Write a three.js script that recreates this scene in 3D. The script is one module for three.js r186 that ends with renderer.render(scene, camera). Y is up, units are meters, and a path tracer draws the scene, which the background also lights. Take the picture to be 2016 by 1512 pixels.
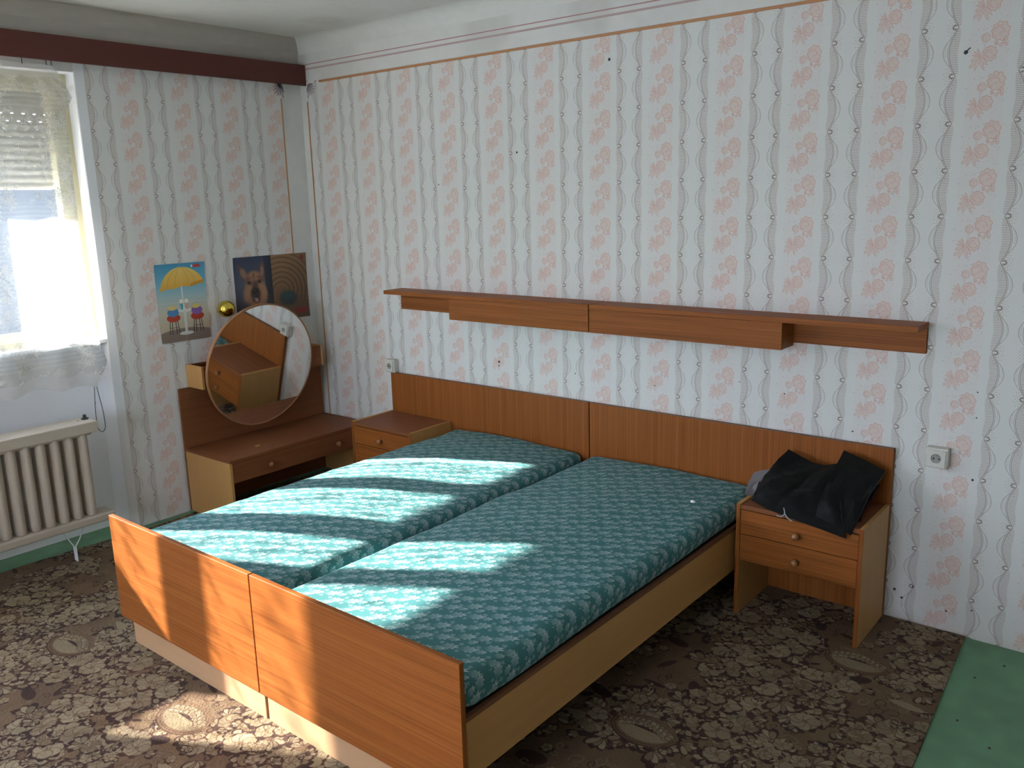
import * as THREE from 'three';
import { RoundedBoxGeometry } from 'three/addons/geometries/RoundedBoxGeometry.js';
import { mergeGeometries, mergeVertices, toCreasedNormals } from 'three/addons/utils/BufferGeometryUtils.js';

// ------------------------------------------------------------------ camera, sky, sun, exposure
const scene = new THREE.Scene();
const renderer = new THREE.WebGLRenderer({ antialias: true });
renderer.toneMapping = THREE.LinearToneMapping;
renderer.toneMappingExposure = 1.0;
renderer.shadowMap.enabled = true;
renderer.shadowMap.type = THREE.PCFSoftShadowMap;

const FOCAL = 1689.9;                                   // pixels in the 2016 x 1512 frame
const camera = new THREE.PerspectiveCamera(2 * Math.atan(756 / FOCAL) * 180 / Math.PI, 2016 / 1512, 0.05, 200);
camera.rotation.order = 'YXZ';
camera.position.set(4.5297, 1.7646, 3.5495);
camera.rotation.set(THREE.MathUtils.degToRad(-12.302), THREE.MathUtils.degToRad(39.2), THREE.MathUtils.degToRad(-1.503));

const SKY = 24, SUN = 56;
{
  const W = 64, H = 64, d = new Float32Array(W * H * 4);
  for (let y = 0; y < H; y++) for (let x = 0; x < W; x++) {
    const up = Math.max(0, (y + 0.5) / H * 2 - 1), k = Math.pow(1 - up, 2), i = (y * W + x) * 4;
    d[i] = SKY * (0.61 + 0.23 * k); d[i + 1] = SKY * (0.80 + 0.14 * k); d[i + 2] = SKY * (1.16 - 0.04 * k); d[i + 3] = 1;
  }
  const sky = new THREE.DataTexture(d, W, H, THREE.RGBAFormat, THREE.FloatType);
  sky.mapping = THREE.EquirectangularReflectionMapping; sky.magFilter = THREE.LinearFilter; sky.wrapS = THREE.RepeatWrapping; sky.needsUpdate = true;
  scene.background = sky;
}
const SUN_EL = 28.6 * Math.PI / 180, SUN_AZ = 28.0 * Math.PI / 180;
const sun = new THREE.DirectionalLight(new THREE.Color().setRGB(1, 0.95, 0.885), SUN);
sun.position.set(1.5 - 9 * Math.cos(SUN_EL) * Math.cos(SUN_AZ), 0.5 + 9 * Math.sin(SUN_EL), 1.5 + 9 * Math.cos(SUN_EL) * Math.sin(SUN_AZ));
sun.target.position.set(1.5, 0.5, 1.5);
sun.castShadow = true; sun.shadow.mapSize.set(4096, 4096); sun.shadow.radius = 1.3;
Object.assign(sun.shadow.camera, { left: -5, right: 5, top: 5, bottom: -5, near: 0.5, far: 25 });
scene.add(sun, sun.target);

// ------------------------------------------------------------------ helpers
const V = (x, y, z) => new THREE.Vector3(x, y, z);
let seed = 12345;
const rnd = () => { seed = (seed * 1664525 + 1013904223) >>> 0; return seed / 4294967296; };
const rr = (a, b) => a + (b - a) * rnd();
const lerp = (a, b, t) => a + (b - a) * t, clamp = (x, a, b) => Math.min(b, Math.max(a, x));
const smooth = (a, b, x) => { const t = clamp((x - a) / (b - a), 0, 1); return t * t * (3 - 2 * t); };
const hash = (x, y, s) => { let h = (x * 374761393 + y * 668265263 + s * 974634777) | 0; h = Math.imul(h ^ (h >>> 13), 1274126177); return ((h ^ (h >>> 16)) >>> 0) / 4294967296; };
const md = (a, n) => ((a % n) + n) % n;
function pnoise(x, y, px, py, s = 0) {                     // value noise that repeats after px by py cells
  const xi = Math.floor(x), yi = Math.floor(y), fx = x - xi, fy = y - yi, ux = fx * fx * (3 - 2 * fx), uy = fy * fy * (3 - 2 * fy);
  const h = (a, b) => hash(md(a, px), md(b, py), s);
  return lerp(lerp(h(xi, yi), h(xi + 1, yi), ux), lerp(h(xi, yi + 1), h(xi + 1, yi + 1), ux), uy);
}
const noise = (x, y, s = 0) => pnoise(x, y, 4096, 4096, s) * 2 - 1;
const names = {};
const numbered = (n) => { const k = names[n] = (names[n] ?? -1) + 1; return k ? n + '_' + String(k).padStart(3, '0') : n; };
const lit = (o) => { o.traverse((m) => { if (m.isMesh) { m.castShadow = true; m.receiveShadow = true; } }); return o; };
function thing(name, label, category, x = 0, y = 0, z = 0, group) {
  const o = new THREE.Group(); o.name = numbered(name); o.position.set(x, y, z); o.userData = { label, category };
  if (group) o.userData.group = group;
  scene.add(o); return o;
}
function part(parent, name, geometry, material, label) {
  const m = new THREE.Mesh(geometry, material); m.name = name; if (label) m.userData.label = label;
  m.castShadow = m.receiveShadow = true; parent.add(m); return m;
}
function solo(name, geometry, material, label, category, group) {
  const m = new THREE.Mesh(geometry, material); m.name = numbered(name); m.userData = { label, category }; if (group) m.userData.group = group;
  m.castShadow = m.receiveShadow = true; scene.add(m); return m;
}
function struct(name, geometry, material) {
  const m = new THREE.Mesh(geometry, material); m.name = name; m.userData = { kind: 'structure' };
  m.castShadow = m.receiveShadow = true; scene.add(m); return m;
}
// uv in metres over the flat faces: `grain` is the axis that u follows
function boxUV(g, grain = 'x', ou = 0, ov = 0) {
  g = g.index ? g.toNonIndexed() : g;
  const p = g.attributes.position, uv = new Float32Array(p.count * 2), ab = V(), cb = V(), n = V(), a = V(), b = V(), c = V();
  const ax = ['x', 'y', 'z'];
  for (let i = 0; i < p.count; i += 3) {
    a.fromBufferAttribute(p, i); b.fromBufferAttribute(p, i + 1); c.fromBufferAttribute(p, i + 2);
    n.crossVectors(ab.subVectors(b, a), cb.subVectors(c, a));
    const m = ['x', 'y', 'z'].reduce((q, k) => Math.abs(n[k]) > Math.abs(n[q]) ? k : q, 'x');
    const rest = ax.filter((k) => k !== m); let u = rest[0], v = rest[1];
    if (v === grain) [u, v] = [v, u];
    if (m === grain) { u = rest[0]; v = rest[1]; }
    [a, b, c].forEach((q, j) => { uv[(i + j) * 2] = q[u] + ou; uv[(i + j) * 2 + 1] = q[v] + ov; });
  }
  g.setAttribute('uv', new THREE.BufferAttribute(uv, 2)); return g;
}
// a chamfered box given by its two corners
function slab(x0, y0, z0, x1, y1, z1, grain = 'x', r = 0.0015, ou) {
  const w = x1 - x0, h = y1 - y0, d = z1 - z0, g = r ? new RoundedBoxGeometry(w, h, d, 1, Math.min(r, w * 0.45, h * 0.45, d * 0.45)) : new THREE.BoxGeometry(w, h, d);
  g.translate((x0 + x1) / 2, (y0 + y1) / 2, (z0 + z1) / 2);
  return boxUV(g, grain, ou ?? rr(0, 3), rr(0, 3));
}
const plain = (g) => { g = g.index ? g.toNonIndexed() : g; for (const k of Object.keys(g.attributes)) if (!['position', 'normal', 'uv'].includes(k)) g.deleteAttribute(k); return g; };
const merge = (list) => mergeGeometries(list.map(plain));
const tube = (pts, r, seg = 24, rad = 8) => new THREE.TubeGeometry(new THREE.CatmullRomCurve3(pts), seg, r, rad);
function canvas(w, h) { const c = document.createElement('canvas'); c.width = w; c.height = h; return [c, c.getContext('2d')]; }
function canvasMap(c, srgb = true, mw = 1, mh = 1) {        // mw x mh: the metres that one tile covers
  const t = new THREE.CanvasTexture(c); if (srgb) t.colorSpace = THREE.SRGBColorSpace;
  t.wrapS = t.wrapT = THREE.RepeatWrapping; t.repeat.set(1 / mw, 1 / mh); t.magFilter = THREE.LinearFilter; t.anisotropy = 8; return t;
}
function dataMap(w, h, f, srgb, mw, mh) {
  const d = new Uint8Array(w * h * 4);
  for (let y = 0; y < h; y++) for (let x = 0; x < w; x++) { const c = f(x, y), i = (y * w + x) * 4; d[i] = c[0]; d[i + 1] = c[1]; d[i + 2] = c[2]; d[i + 3] = 255; }
  const t = new THREE.DataTexture(d, w, h); if (srgb) t.colorSpace = THREE.SRGBColorSpace;
  t.wrapS = t.wrapT = THREE.RepeatWrapping; t.repeat.set(1 / mw, 1 / mh); t.magFilter = THREE.LinearFilter; t.minFilter = THREE.LinearMipmapLinearFilter; t.generateMipmaps = true; t.anisotropy = 8; t.needsUpdate = true; return t;
}
const hex = (h) => [h >> 16 & 255, h >> 8 & 255, h & 255];
const mat = (color, roughness = 0.6, more = {}) => new THREE.MeshStandardMaterial({ color, roughness, ...more });

// ------------------------------------------------------------------ materials
function woodMap(baseHex, darkHex, lightHex, s, contrast = 1) {
  const B = hex(baseHex), D = hex(darkHex), L = hex(lightHex), W = 512, H = 1024;
  return dataMap(W, H, (x, y) => {
    const u = x / W, v = y / H, w = pnoise(u * 3, v * 6, 3, 6, s) * 0.012;
    const vv = v + w;
    let t = 0.26 * pnoise(u * 2, vv * 40, 2, 40, s + 1) + 0.36 * pnoise(u * 3, vv * 150, 3, 150, s + 2) + 0.38 * pnoise(u * 5, vv * 400, 5, 400, s + 3);
    const pore = pnoise(u * 22, v * 420, 22, 420, s + 4), band = pnoise(u * 1, v * 9, 1, 9, s + 5);
    t = (t - 0.5) * 1.9 * contrast + (band - 0.5) * 0.22 * contrast;
    const dk = clamp(-t, 0, 1) + (pore > 0.8 ? (pore - 0.8) * 1.5 * contrast : 0), lt = clamp(t, 0, 1);
    return [0, 1, 2].map((k) => clamp(B[k] + (D[k] - B[k]) * dk + (L[k] - B[k]) * lt, 0, 255));
  }, true, 1.3, 0.55);
}
const teakMap = woodMap(0x8c5022, 0x663614, 0x9e6230, 10, 0.9);
const teak = new THREE.MeshPhysicalMaterial({ map: teakMap, roughness: 0.48, specularIntensity: 0.35 });
const vanityMap = woodMap(0x7e4c30, 0x603820, 0x8e5c3c, 20, 0.6);
const vanityWood = new THREE.MeshPhysicalMaterial({ map: vanityMap, roughness: 0.5, specularIntensity: 0.4 });
const paleMap = woodMap(0xba8c52, 0xa67840, 0xc69c66, 30, 0.35);
const pale = mat(0xffffff, 0.5, { map: paleMap });
const plinthMap = woodMap(0xb48c68, 0xa57c58, 0xc09a76, 40, 0.25);
const plinthWood = mat(0xffffff, 0.5, { map: plinthMap });
const redWood = mat(0xffffff, 0.5, { map: woodMap(0x54231b, 0x401812, 0x602b21, 50, 0.6) });
const edgeDark = mat(new THREE.Color().setRGB(0.16, 0.065, 0.025), 0.55);
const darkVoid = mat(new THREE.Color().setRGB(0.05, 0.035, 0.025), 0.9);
const knobWood = new THREE.MeshPhysicalMaterial({ color: new THREE.Color().setRGB(0.27, 0.105, 0.032), roughness: 0.4, clearcoat: 0.25, clearcoatRoughness: 0.2 });
const plasterMap = dataMap(1024, 1024, (x, y) => {
  const u = x / 1024, v = y / 1024;
  const a = pnoise(u * 5, v * 5, 5, 5, 61) * 0.5 + pnoise(u * 14, v * 14, 14, 14, 62) * 0.3 + pnoise(u * 60, v * 60, 60, 60, 63) * 0.2;
  const k = 0.93 + 0.09 * (a - 0.3), st = smooth(0.6, 0.85, pnoise(u * 7, v * 7, 7, 7, 64)) * 0.05;
  return [226 * (k - st), 224 * (k - st * 1.05), 219 * (k - st * 1.15)];
}, true, 2.2, 2.2);
const plaster = mat(0xffffff, 0.95, { map: plasterMap });
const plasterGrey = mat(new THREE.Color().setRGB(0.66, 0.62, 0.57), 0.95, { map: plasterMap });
const whitePaint = mat(new THREE.Color().setRGB(0.74, 0.75, 0.77), 0.6);
const creamPaint = mat(new THREE.Color().setRGB(0.62, 0.56, 0.36), 0.45);
const radPaint = mat(new THREE.Color().setRGB(0.46, 0.395, 0.315), 0.4);
const plasticWhite = mat(new THREE.Color().setRGB(0.62, 0.60, 0.54), 0.35);
const darkHole = mat(new THREE.Color().setRGB(0.02, 0.02, 0.02), 0.8);
const steel = mat(new THREE.Color().setRGB(0.5, 0.5, 0.5), 0.3, { metalness: 1 });
const greyCord = mat(new THREE.Color().setRGB(0.14, 0.14, 0.13), 0.7);
const ironDark = mat(new THREE.Color().setRGB(0.03, 0.03, 0.03), 0.5);
const glass = new THREE.MeshPhysicalMaterial({ color: 0xffffff, roughness: 0, transmission: 1, thickness: 0, ior: 1.45 });
const mirrorGlass = mat(new THREE.Color().setRGB(0.86, 0.87, 0.87), 0.03, { metalness: 1 });
const trimWood = mat(new THREE.Color().setRGB(0.47, 0.22, 0.095), 0.5);

// wallpaper: one repeat, 0.3255 x 0.1655 m
const WPW = 0.3255, WPH = 0.1657;
function wallpaperTile() {
  const W = 1302, H = 663, [c, g] = canvas(W, H), k = W / WPW, Y = (m) => m * k;
  g.fillStyle = '#d8d7d3'; g.fillRect(0, 0, W, H);
  g.fillStyle = '#d7d4cf'; for (const [a, b] of [[-0.006, 0.024], [0.103, 0.133], [0.3195, 0.3255]]) g.fillRect(Y(a), 0, Y(b - a), H);
  g.fillStyle = '#d8d4d0'; g.fillRect(Y(0.166), 0, Y(0.122), H);
  g.lineCap = 'round'; g.lineJoin = 'round';
  const line = '#8d7f7b', soft = '#9c918c', hatch = '#9b8e89';
  for (const oy of [-1, 0, 1]) for (const [x0, sg] of [[0, 1], [0.1265, -1], [0.3255, 1]]) {
    g.save(); g.translate(Y(x0), oy * H); g.scale(sg, 1);
    const q = (t) => 0.0275 * Math.pow(Math.sin(Math.PI * t), 0.95);      // bulge between two nodes
    for (const off of [0, 0.0045]) {
      g.beginPath(); for (let i = 0; i <= 60; i++) g.lineTo(Y(q(i / 60) + off * Math.min(1, Math.sin(Math.PI * i / 60) * 3)), i / 60 * H);
      g.strokeStyle = line; g.lineWidth = Y(off ? 0.0013 : 0.0019); g.stroke();
    }
    g.beginPath(); for (let i = 10; i <= 50; i++) { const t = i / 60, e = Math.sin(Math.PI * (i - 10) / 40); g.lineTo(Y(q(t) + 0.003 + 0.0165 * Math.pow(e, 0.9)), t * H); }
    g.strokeStyle = soft; g.lineWidth = Y(0.0016); g.stroke();
    for (let i = 0; i < 6; i++) { const t = 0.34 + i * 0.05; g.beginPath(); g.moveTo(Y(q(t) + 0.010), (t - 0.03) * H); g.lineTo(Y(q(t) + 0.0175), t * H); g.lineWidth = Y(0.001); g.stroke(); }
    g.strokeStyle = hatch; g.lineWidth = Y(0.0016);
    for (let i = 0; i < 25; i++) { const t = 0.055 + i * 0.037; g.beginPath(); g.moveTo(Y(-0.003 - 0.003 * Math.sin(t * 9)), t * H + Y(0.001)); g.lineTo(Y(q(t) - 0.002), t * H); g.stroke(); }
    g.strokeStyle = '#8d807c'; g.lineWidth = Y(0.0036);
    g.beginPath(); g.arc(Y(0.0125), 0, Y(0.0062), -2.2, 2.2); g.stroke();
    g.fillStyle = '#8d807c'; for (let a = -2; a <= 2; a++) { g.beginPath(); g.arc(Y(0.012) + Y(0.0085) * Math.cos(a * 0.72), Y(0.0085) * Math.sin(a * 0.72), Y(0.0024), 0, 7); g.fill(); }
    g.fillStyle = '#dcdada'; g.beginPath(); g.arc(Y(0.0105), 0, Y(0.0022), 0, 7); g.fill();
    for (let i = 0; i < 28; i++) { const a = -1.25 + (i % 7) * 0.4 + (Math.floor(i / 7) % 2) * 0.2 + hash(i, 3, 5) * 0.1, R = 0.025 + Math.floor(i / 7) * 0.0062; g.beginPath(); g.ellipse(Y(0.003 + R * Math.cos(a) * 0.85), Y(R * Math.sin(a)), Y(0.0013), Y(0.0018), a, 0, 7); g.fillStyle = i % 2 ? '#a39a95' : '#b3aba7'; g.fill(); }
    g.restore();
  }
  const rose = (x, y, R, col, fill, s) => {
    g.save(); g.translate(Y(x), Y(y));
    g.fillStyle = fill; g.strokeStyle = col;
    g.beginPath(); for (let i = 0; i <= 72; i++) { const a = i / 72 * 6.2832, r = R * (1 + 0.09 * Math.cos(a * 9 + s)) * (1 + 0.1 * Math.sin(a + s)); g.lineTo(Y(r * Math.cos(a)), Y(r * 1.12 * Math.sin(a))); }
    g.fill(); g.lineWidth = Y(0.0024); g.stroke();
    g.lineWidth = Y(0.0015);
    if (R > 0.008) {
      for (let j = 0; j < 4; j++) { const r = R * (0.76 - j * 0.19); g.beginPath(); g.arc(Y(0.002 * Math.cos(j * 2 + s)), Y(0.002 * Math.sin(j * 2.4)), Y(r), j * 1.3 + s, j * 1.3 + s + 2.9 - j * 0.2); g.stroke(); }
      for (let j = 0; j < 3; j++) { const a = j * 2.1 + s; g.beginPath(); g.moveTo(Y(R * 0.5 * Math.cos(a)), Y(R * 0.5 * Math.sin(a))); g.lineTo(Y(R * 0.85 * Math.cos(a + 0.3)), Y(R * 0.85 * Math.sin(a + 0.3))); g.stroke(); }
    }
    g.restore();
  };
  const leaf = (x, y, a, L, wd, col, fill) => {
    g.save(); g.translate(Y(x), Y(y)); g.rotate(a); g.beginPath(); g.moveTo(0, 0); g.quadraticCurveTo(Y(L * 0.5), Y(-wd), Y(L), 0); g.quadraticCurveTo(Y(L * 0.5), Y(wd), 0, 0);
    g.fillStyle = fill; g.fill(); g.strokeStyle = col; g.lineWidth = Y(0.0017); g.stroke(); g.beginPath(); g.moveTo(0, 0); g.lineTo(Y(L * 0.85), 0); g.lineWidth = Y(0.001); g.stroke(); g.restore();
  };
  const P = '#d3aa9e', PF = '#d9c8c0', S = '#d3b0a6', SF = '#d9ccc5';
  for (const oy of [-1, 0, 1]) {
    const y0 = oy * WPH;
    g.strokeStyle = S; g.lineWidth = Y(0.0017); g.beginPath(); g.moveTo(Y(0.216), Y(y0 + 0.060)); g.quadraticCurveTo(Y(0.212), Y(y0 + 0.09), Y(0.200), Y(y0 + 0.118)); g.stroke();
    for (const [a, L] of [[2.25, 0.048], [1.85, 0.048], [1.25, 0.050], [0.85, 0.042], [2.7, 0.030]]) leaf(0.200, y0 + 0.108, a, L, 0.0105, S, SF);
    for (const a of [3.3, 3.8, 4.3]) leaf(0.202, y0 + 0.106, a, 0.028, 0.006, S, SF);
    rose(0.214, y0 + 0.046, 0.0130, S, SF, 1.2); rose(0.231, y0 + 0.099, 0.0215, P, PF, 0.4); rose(0.257, y0 + 0.031, 0.0272, P, PF, 2.1);
    for (const [dx, dy] of [[0.272, 0.066], [0.279, 0.058], [0.264, 0.076], [0.250, 0.070], [0.280, 0.074]]) rose(dx, y0 + dy, 0.0045, S, SF, dx * 90);
    leaf(0.243, y0 + 0.062, 0.9, 0.016, 0.004, S, SF);
    for (let i = 0; i < 52; i++) { const x = 0.160 + hash(i, 1, 8) * 0.136, y = hash(i, 2, 8) * WPH; g.beginPath(); g.ellipse(Y(x), Y(y0 + y), Y(0.0012), Y(0.0017), 0, 0, 7); g.fillStyle = i % 3 ? '#c0b5b0' : '#aaa8a6'; g.fill(); }
  }
  return c;
}
const wpCanvas = wallpaperTile();
function wallpaperMat(tw, ou) { const t = canvasMap(wpCanvas, true, tw, WPH); t.offset.set(ou, -2.3145 / WPH); return mat(0xffffff, 0.88, { map: t, vertexColors: true }); }

// carpet: repeat of 1.2 x 1.2 m
function carpetTile() {
  const N = 2048, M = 1.75, k = N / M, [c, g] = canvas(N, N);
  g.fillStyle = '#80674d'; g.fillRect(0, 0, N, N);
  const wrap = (x, y, r, f) => { for (const dx of [-N, 0, N]) for (const dy of [-N, 0, N]) if (x + dx > -r && x + dx < N + r && y + dy > -r && y + dy < N + r) { g.save(); g.translate(x + dx, y + dy); f(); g.restore(); } };
  const R_ = (() => { let s = 99; return () => { s = (s * 1664525 + 1013904223) >>> 0; return s / 4294967296; }; })();
  const q = (a, b) => a + (b - a) * R_();
  const D = ['#4a2f23', '#553729', '#40281e'], C = ['#a89a7e', '#9c8c71', '#b2a489', '#918064'], T = ['#857053', '#776149', '#8e7859', '#7c664c'];
  for (let i = 0; i < 170; i++) { const r = q(30, 110), a = q(0, 3), col = T[i % 4]; wrap(q(0, N), q(0, N), 260, () => { g.globalAlpha = 0.55; g.fillStyle = col; g.beginPath(); g.ellipse(0, 0, r * 1.5, r, a, 0, 7); g.fill(); g.globalAlpha = 1; }); }
  const scroll = (x, y, s, a, col, lw) => wrap(x, y, s * 3, () => { g.rotate(a); g.strokeStyle = col; g.lineWidth = lw; g.lineCap = 'round'; g.beginPath(); for (let i = 0; i <= 40; i++) { const t = i / 40, th = t * 5.2, r = s * (1 - 0.75 * t); g.lineTo(r * Math.cos(th) + s * 0.4 * t, r * Math.sin(th) * 0.8); } g.stroke(); });
  const petal = (L, w, fill, edge, lw) => { const j = 0.85 + 0.3 * R_(); g.beginPath(); g.moveTo(0, 0); g.bezierCurveTo(L * 0.2, -w * j, L * 0.8, -w * 1.25, L, -w * 0.15); g.bezierCurveTo(L * 0.92, w * 0.2, L * 0.96, w * 0.4, L * 0.86, w * 0.7); g.bezierCurveTo(L * 0.6, w * 1.1, L * 0.2, w * j, 0, 0); g.fillStyle = fill; g.fill(); if (lw) { g.strokeStyle = edge; g.lineWidth = lw; g.stroke(); } };
  const flower = (x, y, R, n, a0, fill) => wrap(x, y, R * 1.6, () => {
    g.fillStyle = D[Math.floor(R) % 3]; g.beginPath(); for (let i = 0; i <= 40; i++) { const a = i / 40 * 6.2832, r = R * (1.02 + 0.14 * Math.cos(a * n + 1)); g.lineTo(4 + r * Math.cos(a), 6 + r * Math.sin(a)); } g.fill();
    for (let i = 0; i < n; i++) { g.save(); g.rotate(a0 + i * 6.2832 / n); petal(R * (0.9 + 0.2 * R_()), R * 0.5, i % 3 ? fill : C[0], '#7a6149', 3); g.restore(); }
    g.fillStyle = '#8b7355'; g.beginPath(); g.ellipse(0, 0, R * 0.22, R * 0.16, a0, 0, 7); g.fill();
  });
  const leaves = (x, y, L, n, a0) => wrap(x, y, L * 2, () => { for (let i = 0; i < n; i++) { g.save(); g.rotate(a0 + (i - n / 2) * 0.55); g.save(); g.translate(3, 4); petal(L * 1.06, L * 0.3, D[i % 3], D[0], 0); g.restore(); petal(L * (0.8 + 0.2 * (i % 2)), L * 0.24, C[(i + 1) % 4], '#5a4030', 3); g.restore(); } });
  for (let i = 0; i < 420; i++) scroll(q(0, N), q(0, N), q(10, 46), q(0, 6.3), [T[2], '#664b37', C[3], '#5c4331', D[1]][i % 5], q(3, 9));
  for (let i = 0; i < 16; i++) { const s = q(70, 130), a = q(-0.5, 0.5); wrap(q(0, N), q(0, N), 330, () => { g.fillStyle = '#a3957a'; g.beginPath(); g.moveTo(-s, 0); g.bezierCurveTo(-s * 0.5, -s * 0.5, s * 0.3, -s * 0.2, s, -s * 0.35 * a); g.bezierCurveTo(s * 0.6, s * 0.5, -s * 0.4, s * 0.35, -s, 0); g.fill(); }); }
  for (let i = 0; i < 130; i++) { const r = q(16, 48), a = q(0, 3), e = q(0.35, 0.8), col = D[i % 3]; wrap(q(0, N), q(0, N), 120, () => { g.fillStyle = col; g.beginPath(); g.ellipse(0, 0, r * 1.4, r * e, a, 0, 7); g.fill(); }); }
  const bouquets = []; for (let i = 0; i < 56; i++) bouquets.push([q(0, N), q(0, N)]);
  for (const [cx, cy] of bouquets) {
    for (let i = 0; i < 10; i++) { const a = q(0, 6.3), r = q(60, 160); leaves(cx + r * Math.cos(a), cy + r * Math.sin(a), q(34, 84), 3 + i % 3, a); }
    for (let i = 0; i < 7; i++) { const a = i * 0.9 + q(-0.3, 0.3), r = i ? q(60, 120) : 0; flower(cx + r * Math.cos(a), cy + r * Math.sin(a), q(30, 66), 5 + i % 4, q(0, 2), C[i % 4]); }
  }
  for (let i = 0; i < 160; i++) scroll(q(0, N), q(0, N), q(14, 40), q(0, 6.3), [C[1], D[0]][i % 2], q(3, 7));
  for (let i = 0; i < 80; i++) flower(q(0, N), q(0, N), q(16, 30), 5 + i % 3, q(0, 2), C[i % 4]);
  for (let i = 0; i < 70; i++) leaves(q(0, N), q(0, N), q(26, 56), 3 + i % 4, q(0, 6.3));
  for (const [bx, by] of [[0.36, 0.45], [1.25, 0.45], [0.80, 1.30], [1.68, 1.30]]) wrap(bx * k, by * k, 330, () => {       // oval baskets inside a beaded rim
    g.scale(0.72, 0.72);
    g.fillStyle = '#80674d'; g.beginPath(); g.ellipse(0, 10, 190, 135, 0, 0, 7); g.fill();
    g.strokeStyle = '#5b402d'; g.lineWidth = 10; g.beginPath(); g.ellipse(0, 0, 195, 140, 0, 0.1, 3.1); g.stroke();
    for (let i = 0; i < 30; i++) { const a = 0.05 + i / 30 * 3.1; g.fillStyle = '#614632'; g.beginPath(); g.arc(176 * Math.cos(a), 122 * Math.sin(a), 6, 0, 7); g.fill(); }
    g.fillStyle = '#a09174'; g.beginPath(); g.ellipse(0, 0, 158, 104, 0, 0, 3.14); g.fill(); g.fillStyle = '#4a2f21'; g.beginPath(); g.ellipse(0, 2, 160, 58, 0, 3.14, 6.29); g.fill();
    for (let i = 0; i < 9; i++) { g.save(); g.translate(-128 + i * 32, -12 - 44 * Math.sin(i / 8 * 3.14)); for (let j = 0; j < 6; j++) { g.save(); g.rotate(j * 1.05 + i); petal(40, 19, C[(i + j) % 4], '#5a3f2c', 3); g.restore(); } g.restore(); }
    for (let i = 0; i < 4; i++) { g.save(); g.rotate(i * 1.3 + 0.5); g.strokeStyle = '#5b402d'; g.lineWidth = 9; g.beginPath(); g.arc(210, 0, 38, 0.5, 5); g.stroke(); g.restore(); }
  });
  // pile: fine tone noise
  const im = g.getImageData(0, 0, N, N), d = im.data;
  for (let y = 0; y < N; y++) for (let x = 0; x < N; x++) { const i = (y * N + x) * 4, f = 0.86 + 0.16 * hash(x, y, 7) + 0.12 * (pnoise(x / 64, y / 64, 32, 32, 9) - 0.5); d[i] *= f; d[i + 1] *= f * 0.985; d[i + 2] *= f * 0.96; }
  g.putImageData(im, 0, 0);
  return c;
}
const pileBump = dataMap(512, 512, (x, y) => { const v = 255 * (0.5 * hash(x, y, 31) + 0.5 * pnoise(x / 8, y / 8, 64, 64, 32)); return [v, v, v]; }, false, 0.45, 0.45);
const carpetMat = mat(new THREE.Color().setRGB(0.72, 0.70, 0.68), 1, { map: canvasMap(carpetTile(), true, 1.75, 1.75), bumpMap: pileBump, bumpScale: 0.006 });

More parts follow.
